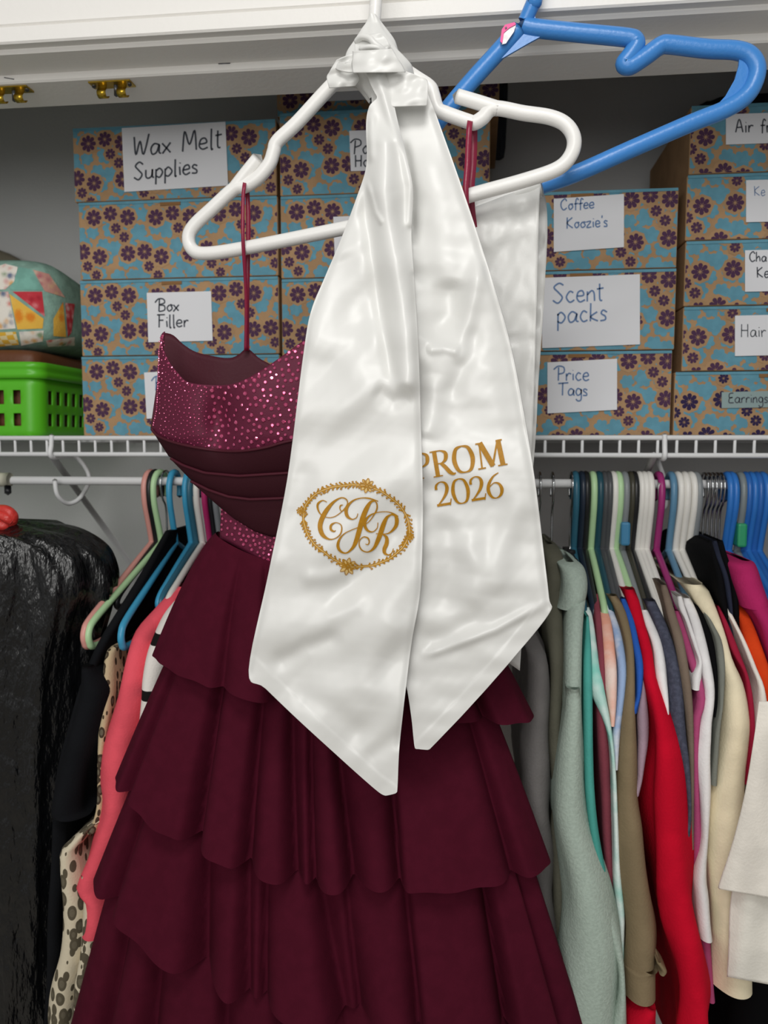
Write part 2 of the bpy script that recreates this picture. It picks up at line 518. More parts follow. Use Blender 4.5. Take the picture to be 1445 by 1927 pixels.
# ------------------------------------------------------------------ patterned boxes
PX = 0.000257
PURPLE = [(92, 85, 46), (189, 65, 42), (290, 88, 46), (220, 145, 30), (267, 195, 30), (287, 285, 45), (119, 300, 45), (47, 350, 30), (97, 400, 28), (22, 270, 45)]
print_cache = {}
def flower_print(w, h, variant):
    key = (round(w, 3), round(h, 3), variant)
    if key in print_cache:
        return print_cache[key]
    V, F, MI = [], [], []
    def poly(pts, layer, mi):
        q = [(min(max(a, 0.001), w - 0.001), min(max(b, 0.001), h - 0.001)) for a, b in pts]
        xs = [a for a, b in q]; ys = [b for a, b in q]
        if max(xs) - min(xs) < .0015 or max(ys) - min(ys) < .0015:
            return
        b0 = len(V)
        V.extend((a, -layer, b) for a, b in q)
        F.append(tuple(range(b0, b0 + len(q)))); MI.append(mi)
    r2 = random.Random(5 + variant)
    ox, oy = ((0, 0), (150, 60), (250, -40))[variant]
    per = 362
    # blue blossoms on a loose lattice
    step = 88
    for j in range(-1, int(h / PX / step) + 2):
        for i in range(-1, int(w / PX / step) + 2):
            cx = (i + (j % 2) * .5) * step + 12 * math.sin(i * 2.3 + j * 1.7) + ox * .3
            cyy = j * step * .92 + 12 * math.cos(i * 1.9 + j * 2.9) + oy * .3
            rr = 41 + 6 * math.sin(i * 3.1 + j * 4.3)
            a0 = i + j * .7
            poly([((cx + rr * (.80 + .28 * abs(math.cos(3 * t))) * math.cos(t + a0)) * PX, h - (cyy + rr * (.80 + .28 * abs(math.cos(3 * t))) * math.sin(t + a0)) * PX) for t in [k * math.pi * 2 / 36 for k in range(36)]], .0002 + .00002 * ((i + 3 * j) % 8), 1)
    for kx in range(-1, int(w / PX / per) + 2):
        for ky in range(-1, 2):
            for n, (fx, fy, fr) in enumerate(PURPLE):
                cx = fx + kx * per + ox; cyy = fy + ky * 425 + oy + (kx % 2) * 8
                if not (-60 < cx < w / PX + 60 and -60 < cyy < h / PX + 60):
                    continue
                a0 = n * .9 + kx
                poly([((cx + (fr + 12 + 3 * math.cos(8 * t)) * math.cos(t)) * PX, h - (cyy + (fr + 12 + 3 * math.cos(8 * t)) * math.sin(t)) * PX) for t in [q * math.pi * 2 / 24 for q in range(24)]], .0004 + .000012 * n, 0)
                for pt in range(8):
                    a = a0 + pt * math.pi / 4
                    ca, sa = math.cos(a), math.sin(a)
                    pet = [(fr * .10, 0), (fr * .45, -fr * .19), (fr * .78, -fr * .26), (fr * .97, -fr * .12), (fr * .97, fr * .12), (fr * .78, fr * .26), (fr * .45, fr * .19)]
                    poly([((cx + u * ca - v * sa) * PX, h - (cyy + u * sa + v * ca) * PX) for u, v in pet], .0006 + .000012 * n + .000004 * (pt % 2), 2)
    me = bpy.data.meshes.new('flower_print')
    me.from_pydata(V, [], F)
    for m_ in (M_kraft, M_fblue, M_fpur):
        me.materials.append(m_)
    me.polygons.foreach_set('material_index', MI)
    # turn every piece to face the camera side
    bm = bmesh.new(); bm.from_mesh(me)
    for fc in bm.faces:
        if fc.normal.y > 0:
            fc.normal_flip()
    bm.to_mesh(me); bm.free()
    print_cache[key] = me
    return me

M_seam = mat('box_seam', '#8a6744', .85, .1)
def pattern_box(label, xl, xr, yt, yb, Y=1.13, depth=0.25, card=None, variant=0, z0=None, navy=False, dim=None):
    """xl, xr, yt, yb: picture positions of the front's edges (yt, yb read at its middle)"""
    xm, ym = (xl + xr) / 2, (yt + yb) / 2
    X0, X1 = P(xl, ym, Y)[0], P(xr, ym, Y)[0]
    Z1, Z0 = P(xm, yt, Y)[2], P(xm, yb, Y)[2]
    if z0 is not None:
        Z0 = z0
    t = thing('patterned_box', label, 'box', 'floral mailer boxes on the wire shelf')
    b = box('carton', X0, X1, Y, Y + depth, Z0, Z1 - .0012, M_kraft, t, bevel=.0015)
    me = flower_print(X1 - X0, Z1 - Z0 - .001, variant)
    o = bpy.data.objects.new('flower_print', me); COL.objects.link(o); o.parent = t
    o.location = (X0, Y, Z0)
    if navy:
        o.material_slots[2].link = 'OBJECT'; o.material_slots[2].material = M_fpur2
    # lid edge with a tuck slot
    xs = X0 + (X1 - X0) * .42
    box('lid_edge', X0 + .001, X1 - .001, Y - .0012, Y, Z1 - .005, Z1 - .0012, M_fblue, t)
    box('tuck_slot', xs, xs + .03, Y - .0016, Y, Z1 - .009, Z1 - .0045, M_seam, t)
    if card:
        pts, lines, ink, wd = card
        yk = Y - .0022
        q = [P(a, c, yk) for a, c in pts]
        V = q + [p + np.array([0, .0012, 0]) for p in q]
        cd = mobj('label_card', V, [(3, 2, 1, 0), (4, 5, 6, 7), (0, 1, 5, 4), (1, 2, 6, 5), (2, 3, 7, 6), (3, 0, 4, 7)], M_tape if navy else M_paper, t, smooth=False)
        if lines:
            handwriting('handwriting', lines, ink, cd, yk - .0005, wd)
    setbase(t)
    return Z1

ZD = ZT + .003
def rows(edges, spec):
    z = ZD
    for (label, xl, xr, yt, yb, kw) in spec:
        z = pattern_box(label, xl, xr, yt, yb, z0=z, **kw)
rect = lambda x0, y0, x1, y1, dy=0, dx=0: [(x0, y0), (x1, y0 - dy), (x1 + dx, y1 - dy), (x0 + dx, y1)]
rows(None, [
 ('floral box with a half hidden card, bottom of the stack beside the green basket', 155, 527, 668, 812, dict(card=([(271, 701), (330, 698), (333, 785), (276, 788)], [('B', 292, 735, 26, .03), ('i', 296, 772, 24, .03)], M_inkb, 2.4))),
 ('floral box with a card reading Box Filler', 152, 525, 523, 668, dict(card=(rect(276, 551, 397, 644, 3, 3), [('Box', 298, 586, 23, .02), ('Filler', 298, 616, 24, .02)], M_ink, 2.6))),
 ('floral box without a card, under the one marked Wax Melt Supplies', 149, 523, 374, 523, dict()),
 ('floral box with a large card reading Wax Melt Supplies, top of the left stack', 138, 520, 232, 374, dict(card=(rect(229, 241, 424, 361, 12, 5), [('Wax Melt', 252, 294, 37, .10), ('Supplies', 252, 338, 31, .10)], M_ink, 3.2))),
])
rows(None, [
 ('floral box at the bottom of the stack behind the burgundy bodice', 531, 900, 668, 812, dict(variant=0)),
 ('floral box in the second stack, second from the shelf, beside Box Filler', 530, 902, 520, 668, dict(variant=0)),
 ('floral box with a white card edge just left of the satin stole', 528, 912, 362, 520, dict(variant=0, card=(rect(627, 408, 760, 492, 6, 3), None, M_ink, 2))),
 ('floral box with a card beginning Po, behind the top of the satin stole', 526, 922, 203, 362, dict(variant=0, card=(rect(657, 246, 790, 322, 4, 3), [('Pow', 665, 290, 27, .05), ('Hou', 668, 314, 22, .05)], M_ink, 2.6))),
 ('shadowed floral box at the very top, just under the header', 520, 940, 50, 203, dict(variant=1, Y=1.145, card=(rect(612, 100, 760, 190, 6, 3), None, M_ink, 2))),
])
rows(None, [
 ('floral box with a card reading Price Tags', 930, 1263, 660, 812, dict(variant=2, card=(rect(1030, 682, 1161, 778, 7, 0), [('Price', 1048, 716, 26, .0), ('Tags', 1052, 744, 24, -.02)], M_inkb, 2.6))),
 ('floral box with a wide card reading Scent packs', 930, 1271, 508, 660, dict(variant=2, card=(rect(1020, 523, 1204, 655, 7, 0), [('Scent', 1040, 570, 36, .05), ('packs', 1048, 608, 36, .05)], M_inkb, 3.0))),
 ('floral box with a card reading Coffee Koozies, top of its stack', 930, 1275, 358, 508, dict(variant=2, card=(rect(1042, 374, 1174, 474, 9, 0), [('Coffee', 1055, 395, 20, .05), ("Koozie's", 1066, 430, 21, .05)], M_inkb, 2.4))),
])
rows(None, [
 ('darker blue floral box with a faint strip of tape at the bottom right', 1268, 1650, 697, 812, dict(variant=1, navy=True, card=([(1358, 738), (1475, 735), (1475, 766), (1358, 768)], [('Earrings', 1371, 758, 19, .0)], M_ink, 2.0))),
 ('floral box with a rounded card beginning Hair', 1284, 1660, 573, 697, dict(variant=1, card=(rect(1383, 594, 1520, 670, 3, 0), [('Hair', 1394, 634, 24, .0)], M_ink, 1.8))),
 ('floral box with a card beginning Cha, above the one marked Hair', 1288, 1665, 448, 573, dict(variant=1, card=(rect(1402, 471, 1530, 549, 3, 0), [('Cha', 1410, 492, 18, .0), ('Ke', 1424, 522, 20, .0)], M_ink, 2.2))),
 ('floral box with a blank looking card, under the one marked Air', 1291, 1668, 322, 448, dict(variant=1, card=(rect(1404, 339, 1530, 418, 3, 0), [('Ke', 1419, 368, 18, .0)], M_inkb, 1.4))),
 ('shadowed floral box with a card beginning Air fr, top of the right stack', 1298, 1672, 190, 322, dict(variant=1, card=(rect(1366, 215, 1540, 272, 6, 0), [('Air fr', 1384, 249, 25, .0)], M_ink, 2.6))),
])
# ------------------------------------------------------------------ white hanger carrying the dress
HY = 0.83
def path(pts, Y, n=6):
    """(x, y[, Y]) picture positions to a smooth curve in the scene"""
    return crom([P(p[0], p[1], p[2] if len(p) > 2 else Y) for p in pts], n)

hang = thing('plastic_hanger', 'white tubular plastic hanger holding the dress and the knotted stole', 'hanger')
R_H = .0071
def YH(x):
    return 0.845 - (x - 350) / 740 * 0.03
def hp(pts, n=6):
    return path([(x, y, YH(x)) for x, y in pts], HY, n)
# hook going up over the casing, neck
def over_board(pts_px, X0, Y0, tail, r, m, parent):
    """hook rising from the neck and going over the top of the header board"""
    pts = [P(x, y, Y) for x, y, Y in pts_px] + [np.array([X0 + dx, Y, z]) for dx, Y, z in tail]
    tube('hook', crom(pts, 6), r, m, parent, 12)
xh = float(P(706, 0, .83)[0])
over_board([(702, 100, .83), (703, 60, .83), (706, 20, .83), (707, 0, .83)], xh, .83, [(.002, .830, 2.10), (.002, .838, 2.135), (.001, .857, 2.155), (0, .882, 2.160), (0, .904, 2.152), (0, .912, 2.130)], .0062, M_white_pl, hang)
# left arm, end loop, lower bar, right end loop, right arm
tube('frame', hp([(702, 92), (672, 120), (625, 160), (560, 230), (522, 266), (515, 285), (507, 308), (487, 333), (462, 350), (440, 356), (400, 392), (366, 424), (355, 446), (361, 468), (385, 477), (460, 467), (640, 431), (700, 417), (800, 393), (890, 366), (985, 340), (1048, 318), (1074, 292), (1080, 262), (1066, 236), (1036, 221), (985, 213), (930, 204), (908, 222), (893, 231), (882, 229), (840, 214), (823, 205), (815, 180), (808, 164), (780, 145), (740, 118), (704, 94)], 7), R_H, M_white_pl, hang, 14)
tube('notch_prong', hp([(440, 356), (460, 330), (486, 298)], 5), R_H * .98, M_white_pl, hang, 12)
tube('notch_prong', hp([(938, 205), (900, 193), (860, 181)], 5), R_H * 1.0, M_white_pl, hang, 12)
setbase(hang)

# ------------------------------------------------------------------ blue hanger behind
BY = 0.866
bh = thing('plastic_hanger', 'bright blue plastic hanger tilted behind the white hanger', 'hanger')
def bp(pts, n=6):
    return path([(x, y, BY - (x - 985) / 440 * .006) for x, y in pts], BY, n)
xb = float(P(1006, 0, .860)[0])
over_board([(988, 40, BY), (1002, 8, .862), (1008, -8, .858)], xb, .858, [(.004, .850, 2.105), (.006, .850, 2.130), (.007, .862, 2.153), (.007, .886, 2.161), (.007, .906, 2.152), (.007, .913, 2.130)], .0075, M_blue_pl, bh)
tube('frame', bp([(985, 48), (1005, 53), (1090, 62), (1180, 71), (1196, 78), (1196, 88), (1184, 106), (1174, 120), (1186, 124), (1215, 106), (1243, 86), (1262, 84), (1330, 92), (1385, 95), (1412, 106), (1424, 130), (1417, 160), (1398, 185), (1360, 208), (1300, 232), (1180, 284), (1080, 328), (1000, 356), (900, 395), (820, 428), (750, 452), (718, 452), (704, 434), (712, 404), (742, 345), (790, 275), (835, 215), (885, 155), (935, 100), (975, 55)], 6), .0088, M_blue_pl, bh, 14)
def web(name, pts, Yw, m, parent, th=.003):
    q = [P(x, y, Yw) for x, y in pts]
    n = len(q)
    V = [p + np.array([0, -th / 2, 0]) for p in q] + [p + np.array([0, th / 2, 0]) for p in q]
    F = [tuple(range(n)), tuple(range(2 * n - 1, n - 1, -1))] + [(i, n + i, n + (i + 1) % n, (i + 1) % n) for i in range(n)]
    o = mobj(name, V, F, m, parent, smooth=False)
    bm = bmesh.new(); bm.from_mesh(o.data); bmesh.ops.recalc_face_normals(bm, faces=bm.faces); bm.to_mesh(o.data); bm.free()
    return o
web('neck_web', [(985, 40), (1032, 62), (995, 82), (950, 108), (930, 118), (945, 92)], BY - .001, M_blue_pl, bh)
web('neck_web', [(978, 50), (1004, 8), (1006, 30), (1012, 52)], BY - .001, M_blue_pl, bh)
web('end_web', [(1391, 100), (1389, 125), (1382, 150), (1364, 182), (1334, 214), (1328, 224), (1352, 212), (1395, 190), (1418, 160), (1424, 130), (1410, 105)], BY - .006, M_blue_pl, bh)
st = web('sticker', [(944, 56), (950, 47), (968, 42), (971, 47), (967, 60), (952, 82), (944, 84)], BY - .0115, mat('clear_sticker', '#c9c0c6', .25, .6, var=.2, vscale=200), bh, .001)
web('sticker_border', [(944, 56), (950, 47), (968, 42), (971, 46), (958, 53), (948, 62), (945, 82), (941, 78)], BY - .0125, mat('pink_sticker', '#ef3f93', .4, .4), st, .001)
web('sticker_mark', [(950, 52), (953, 50), (954, 53), (951, 55)], BY - .0134, M_black_pl, st, .0006)
setbase(bh)

# ------------------------------------------------------------------ satin stole
def fold_sum(x, y, folds):
    s = np.zeros(np.shape(x))
    for poly, w, a, *rest in folds:
        d, t = seg_dist(x, y, poly)
        taper = np.clip(np.minimum(t / .2, (1 - t) / .2), 0, 1) if not rest else np.ones_like(t)
        s += a * np.exp(-(d / w) ** 2) * (taper * taper * (3 - 2 * taper))
    return s

def base_Y(y):
    return np.interp(y, [130, 200, 330, 520, 700, 900, 1500], [.794, .790, .784, .772, .758, .746, .742])

wL1, wL2 = Waves(3, 210, 7, .4, 1.1), Waves(4, 75, 8, .4, 1.0)
wR1, wR2 = Waves(8, 220, 7, .4, 2.0), Waves(9, 70, 8, .4, 1.9)
wL3 = Waves(14, 24, 9, .5)
foldsL = [
 ([(724, 270), (722, 360), (740, 470), (758, 580), (766, 660), (765, 715)], 26, -.017, 1),
 ([(688, 300), (690, 400), (706, 520), (722, 620), (738, 700), (752, 745)], 13, .007),
 ([(775, 735), (740, 755), (700, 730)], 16, .005),
 ([(632, 470), (660, 540), (690, 640)], 45, .006),
 ([(690, 335), (706, 400), (722, 425)], 5, -.0030),
 ([(712, 150), (722, 180), (735, 225), (760, 290), (773, 350), (770, 420)], 9, -.005, 1), ([(700, 210), (698, 260), (700, 310)], 8, -.003),
 ([(570, 640), (640, 660), (720, 760)], 30, -.004),
 ([(500, 1260), (575, 1215), (650, 1195)], 17, .0045),
 ([(520, 1240), (620, 1165), (700, 1120)], 22, -.004),
 ([(560, 1090), (620, 1085), (660, 1075)], 16, -.004),
 ([(600, 1140), (700, 1060), (770, 980)], 26, .005),
 ([(760, 1150), (700, 1230), (690, 1330)], 30, -.005),
 ([(545, 1300), (620, 1330), (700, 1400)], 24, .0045),
 ([(700, 1420), (745, 1388)], 16, .0025, 1),
 ([(510, 1060), (560, 960), (580, 860)], 30, .004),
]
foldsR = [
 ([(905, 470), (895, 540), (880, 600), (872, 660), (855, 690)], 16, -.006),
 ([(850, 520), (845, 590), (800, 640)], 26, .007),
 ([(800, 660), (835, 655), (868, 662)], 9, -.004),
 ([(895, 600), (870, 690), (840, 760)], 18, .005),
 ([(820, 700), (815, 780), (800, 830)], 20, -.005),
 ([(785, 1238), (850, 1215), (930, 1185), (1035, 1130)], 9, -.005),
 ([(785, 1210), (850, 1190), (920, 1150)], 16, .004),
 ([(940, 520), (960, 700), (985, 860)], 26, .005),
 ([(985, 920), (940, 1040), (930, 1130)], 24, -.006),
 ([(830, 960), (850, 1060), (830, 1160)], 26, .006),
 ([(880, 990), (900, 1080), (890, 1150)], 22, -.004),
 ([(760, 260), (775, 360), (778, 470)], 8, .006),
 ([(800, 260), (830, 420), (840, 560)], 30, -.004),
]
hemL = [(462, 1235), (560, 1330), (650, 1400), (690, 1440)]
hemR = [(806, 1385), (900, 1310), (1000, 1215), (1036, 1170)]
cutL = [(468, 1262), (580, 1372), (700, 1480), (725, 1497)]
cutR = [(805, 1411), (880, 1335), (960, 1245), (1033, 1155)]
def YLf(x, y):
    a = np.clip((y - 180) / 250, 0, 1)
    s = fold_sum(x, y, foldsL) + a * (.0042 * wL1(x, y) + .0006 * wL2(x, y) + .00005 * wL3(x, y))
    d, t = seg_dist(x, y, cutL)
    s += -.0008 / (1 + np.exp((d - 27) / 1.2))
    d2, t2 = seg_dist(x, y, [(779, 520), (787, 650), (792, 800), (796, 960), (791, 1110), (776, 1200), (765, 1285), (752, 1400)])
    s += .003 * np.exp(-(d2 / 8) ** 2)           # the free edge rolls back
    d3, t3 = seg_dist(x, y, [(690, 210), (690, 310), (640, 450), (582, 600), (566, 700), (540, 900), (505, 1080), (468, 1262)])
    s += .003 * np.exp(-(d3 / 7) ** 2)
    return base_Y(y) + s - .004
def YRf(x, y):
    a = np.clip((y - 260) / 250, 0, 1)
    s = fold_sum(x, y, foldsR) + a * (.0046 * wR1(x, y) + .0007 * wR2(x, y) + .00006 * wL3(x, y))
    d, t = seg_dist(x, y, cutR)
    s += -.0008 / (1 + np.exp((d - 27) / 1.2))
    d3, t3 = seg_dist(x, y, [(820, 215), (890, 420), (958, 650), (1004, 900), (1033, 1140)])
    s += .003 * np.exp(-(d3 / 8) ** 2)
    return base_Y(y) + s + .016

def px_sheet(name, left, right, Yf, m, parent, nu, nv, th=.0009):
    t = np.linspace(0, 1, nv)
    L, R = lerp_poly(left, t), lerp_poly(right, t)
    V = []
    u = np.linspace(0, 1, nu)
    for j in range(nv):
        x = L[j, 0] + (R[j, 0] - L[j, 0]) * u
        y = L[j, 1] + (R[j, 1] - L[j, 1]) * u
        Y = Yf(x, y)
        V += list(PV(x, y, Y))
    o = mobj(name, V, grid_faces(nu, nv), m, parent)
    if th:
        md = o.modifiers.new('solid', 'SOLIDIFY'); md.thickness = th; md.offset = 0
    return o

stole = thing('satin_stole', 'white satin stole with gold monogram and PROM 2026, knotted on the white hanger', 'stole')
pL = px_sheet('panel', crom([(690, 138), (697, 158), (705, 174), (710, 184), (702, 192), (694, 203), (689, 235), (690, 310), (672, 370), (642, 450), (612, 520), (584, 590), (568, 690), (541, 900), (505, 1080), (468, 1262), (500, 1296), (580, 1372), (700, 1480), (725, 1497)], 6),
              crom([(722, 130), (732, 160), (740, 190), (744, 210), (752, 245), (766, 300), (777, 360), (774, 440), (779, 520), (787, 650), (792, 800), (796, 960), (791, 1110), (776, 1200), (765, 1285), (752, 1400), (748, 1480), (746, 1491), (740, 1494), (727, 1497)], 6), YLf, M_satin, stole, 190, 380)
pL['label'] = 'stole panel with the gold monogram in a wreath'
pR = px_sheet('panel', crom([(694, 140), (700, 200), (705, 320), (712, 520), (715, 700), (715, 900), (720, 1100), (745, 1230), (764, 1290), (774, 1350), (780, 1404), (786, 1409), (805, 1411)], 6),
              crom([(803, 158), (806, 178), (822, 220), (858, 320), (892, 420), (930, 540), (962, 655), (986, 780), (1006, 900), (1022, 1030), (1033, 1125), (1033, 1155), (960, 1245), (880, 1335), (808, 1410)], 6), YRf, M_satin, stole, 200, 360)
pR['label'] = 'stole panel lettered PROM 2026 in gold'

# knot: a gathered cone up the hook, a band wrapped across it, and a flap over the hanger arm
def knot_ring(c, rx, ry, n, ph, amp):
    out = []
    for k in range(n):
        a = 2 * math.pi * k / n
        r = 1 + amp * math.sin(5 * a + ph) + amp * .6 * math.sin(9 * a - 1.7 * ph)
        out.append((c[0] + rx * r * math.cos(a), c[1] + ry * r * math.sin(a), c[2]))
    return out
V = []; lv = [(702, 33, 8), (704, 45, 15), (703, 60, 25), (704, 80, 36), (702, 100, 46), (706, 118, 56), (712, 134, 64), (720, 148, 60), (728, 165, 50), (735, 190, 40)]
cc = crom([(a, b, c) for a, b, c in lv], 5)
for i, (a, b, r) in enumerate(cc):
    c = P(a, b, .822); w = r * .822 / FPX
    V += knot_ring(c, w, max(w * .75, .008), 40, i * .16, .05)
o = mobj('knot_core', V, grid_faces(40, len(cc), True), M_satin, stole)
def satin_patch(name, left, right, Yf, nu=40, nv=30):
    return px_sheet(name, crom(left, 6), crom(right, 6), Yf, M_satin, stole, nu, nv)
kw = Waves(21, 40, 6, .4)
def bulge(cx, hw, Y0, dep, seed=0, amp=.0012):
    return lambda x, y: Y0 - dep * np.sqrt(np.clip(1 - ((x - cx) / hw) ** 2, 0.02, 1)) + amp * kw(x + seed * 50, y)
satin_patch('knot_wrap', [(676, 68), (668, 82), (668, 95), (664, 108), (648, 120), (630, 118), (632, 130), (655, 136)], [(716, 62), (728, 74), (733, 85), (742, 98), (748, 112), (756, 124), (760, 132), (762, 136)], bulge(702, 75, .806, .020, 1, .0022))
satin_patch('knot_band', [(664, 96), (664, 108), (662, 120), (664, 137)], [(738, 92), (748, 110), (756, 122), (763, 136)], bulge(712, 62, .794, .022, 2))
tube('knot_fold', path([(670, 80, .792), (680, 70, .785), (695, 72, .781), (705, 82, .780), (718, 92, .782), (728, 102, .788)], .79), [.0012] + [.003] * 28 + [.0015] * 2, M_satin, stole, 10)
tube('knot_fold', path([(676, 92, .786), (695, 88, .780), (712, 90, .780), (722, 98, .784), (728, 90, .788), (732, 84, .79)], .79), [.0012] + [.0022] * 28 + [.001] * 2, M_satin, stole, 10)
satin_patch('knot_flap', [(634, 112), (628, 122), (620, 135), (615, 146), (620, 166)], [(664, 100), (664, 125), (672, 138), (676, 150), (668, 162)], lambda x, y: .812 - .012 * np.cos((x - 640) / 34) + .002 * kw(x, y))
satin_patch('knot_tail', [(622, 152), (634, 160), (645, 163)], [(690, 138), (698, 150), (704, 172)], lambda x, y: .828 - .006 * np.cos((x - 660) / 24) + .004 * np.sin(x / 7), 40, 14)
satin_patch('collar_band', [(690, 138), (697, 155), (710, 172), (724, 188), (740, 201)], [(762, 134), (785, 142), (804, 152), (805, 175), (803, 199)], lambda x, y: base_Y(y) - .006 + .004 * ((x - 770) / 50) ** 2 + .0010 * kw(x, y), 50, 40)

# gold lettering printed on the panels
def onL(x, y):
    return PV(x, y, YLf(x, y) - .0016)
def onR(x, y):
    return PV(x, y, YRf(x, y) - .0016)
CS = 5.558
def cm(p):
    return (540 + p[0] / CS, 880 + p[1] / CS)
def cs(pts, ws):
    if len(ws) != len(pts):
        ws = list(np.interp(np.linspace(0, 1, len(pts)), np.linspace(0, 1, len(ws)), ws))
    return ([cm(p) for p in pts], [w * 1.12 / CS for w in ws])
mono = [
 cs([(415, 360), (370, 343), (322, 380), (325, 440), (360, 495), (430, 522), (500, 510), (570, 460), (620, 400), (632, 355), (605, 322), (555, 318), (480, 365), (410, 450), (362, 540), (345, 620), (370, 700), (430, 745), (490, 745), (550, 705), (572, 645), (560, 595), (510, 575), (462, 600), (458, 645), (490, 667), (508, 655)],
    [8, 10, 20, 16, 8, 8, 8, 8, 8, 10, 12, 12, 24, 40, 44, 44, 38, 18, 9, 12, 13, 9, 9, 20, 22, 14, 6]),
 cs([(585, 390), (560, 396), (552, 425), (570, 455), (600, 440)], [6, 12, 10, 8, 7]),
 cs([(740, 480), (725, 522), (680, 540), (632, 510), (617, 450), (642, 390), (700, 340), (780, 318), (860, 322), (952, 352)], [8, 8, 12, 28, 32, 24, 14, 10, 14, 10]),
 cs([(925, 345), (875, 360), (830, 430), (790, 530), (760, 640), (725, 760), (685, 840), (620, 893), (560, 875), (532, 820), (548, 750), (600, 690), (680, 650), (780, 610), (850, 570), (905, 500), (940, 430), (938, 375), (915, 348)], [12, 24, 42, 46, 46, 42, 26, 13, 22, 28, 20, 10, 8, 8, 8, 10, 14, 12, 8]),
 cs([(950, 575), (942, 630), (900, 670), (850, 662), (818, 620), (815, 565), (860, 505), (940, 470), (1040, 462), (1110, 480), (1162, 510)], [8, 8, 10, 20, 28, 28, 16, 9, 8, 12, 9]),
 cs([(1092, 490), (1045, 520), (1010, 590), (980, 680), (950, 760), (910, 840), (850, 882), (790, 868), (757, 820), (760, 760), (800, 725), (845, 737), (860, 775), (845, 805), (820, 798)], [12, 26, 42, 44, 40, 26, 12, 12, 12, 9, 10, 14, 12, 10, 7]),
 cs([(1085, 490), (1130, 500), (1148, 545), (1138, 610), (1090, 668), (1035, 693), (930, 690)], [14, 24, 36, 32, 18, 9, 7]),
 cs([(1000, 697), (1040, 730), (1042, 790), (1018, 850), (1022, 893), (1058, 913), (1095, 890), (1112, 845)], [8, 28, 38, 36, 28, 12, 8, 7]),
]
v, f = strokes_vf(mono, onL, 7)
mobj('monogram_letters', v, f, M_gold, pL, smooth=False)
# wreath
ring = crom([(835, 190), (1000, 260), (1150, 370), (1240, 490), (1278, 620), (1270, 720), (1210, 830), (1100, 930), (960, 1000), (800, 1033), (640, 1030), (480, 950), (330, 840), (240, 740), (188, 620), (172, 520), (192, 400), (270, 300), (400, 225), (560, 190), (700, 180)], 10, closed=True)
ring = np.vstack([ring, ring[:1]])
tr = np.gradient(ring, axis=0); tr /= np.linalg.norm(tr, axis=1)[:, None]
nr = np.stack([-tr[:, 1], tr[:, 0]], 1)
wr = []
for off, ww in ((-9, 8), (8, 8)):
    wob = 3 * np.sin(np.arange(len(ring)) * .5)
    wr.append(([cm(p) for p in ring + nr * (off + wob[:, None] * .6)], [ww / CS] * len(ring)))
leaves = []
r3 = random.Random(2)
for i in range(0, len(ring) - 1, 3):
    p, t_, n_ = ring[i], tr[i], nr[i]
    for s in (-1, 1):
        L = r3.uniform(28, 46)
        dr = 1 if (i // 30) % 2 else -1
        q = [p + n_ * s * 6, p + n_ * s * L * .45 + t_ * dr * L * .35, p + n_ * s * L * .75 + t_ * dr * L * .9, p + n_ * s * L * .95 + t_ * dr * L * .6]
        if r3.random() < .35:
            q.append(p + n_ * s * L * .72 + t_ * dr * L * .45)
        leaves.append(([cm(a) for a in q], [w / CS for w in ([6, 15, 12, 7] if len(q) == 4 else [5, 9, 9, 8, 7])]))
v, f = strokes_vf(wr + leaves, onL, 3)
mobj('wreath_lines', v, f, M_gold, pL, smooth=False)
fl = []; flp = []
for cx, cyy, rr, sq in ((835, 188, 82, .95), (635, 1035, 92, 1.0), (142, 452, 42, 1.0), (1288, 720, 42, 1.0)):
    for k in range(8):
        a = k * math.pi / 4 + .2
        ca, sa = math.cos(a), math.sin(a)
        pet = [(.16, 0), (.45, -.2), (.75, -.18), (1, 0), (.75, .18), (.45, .2), (.16, 0)]
        q = [(cx + (u * ca - w * sa) * rr * sq, cyy + (u * sa + w * ca) * rr * sq) for u, w in pet]
        fl.append(([cm(p) for p in q], [7 / CS] * 7))
        flp.append(([cm((cx + .2 * rr * ca, cyy + .2 * rr * sa)), cm((cx + .55 * rr * ca, cyy + .55 * rr * sa)), cm((cx + .95 * rr * ca, cyy + .95 * rr * sa))], [6 / CS, rr * .36 / CS, 4 / CS]))
    q = [(cx + .15 * rr * math.cos(t_), cyy + .15 * rr * math.sin(t_)) for t_ in np.linspace(0, 6.283, 9)]
    fl.append(([cm(p) for p in q], [8 / CS] * 9))
flp.append(([cm(p) for p in ring], [14 / CS] * len(ring)))
v, f = strokes_vf(flp, lambda a, b: onL(a, b) + np.array([0, .0003, 0]), 4)
mobj('wreath_blossoms', v, f, M_goldl, pL, smooth=False)
v, f = strokes_vf(fl, lambda a, b: onL(a, b) + np.array([0, -.0003, 0]), 4)
mobj('wreath_blossom_lines', v, f, M_gold, pL, smooth=False)

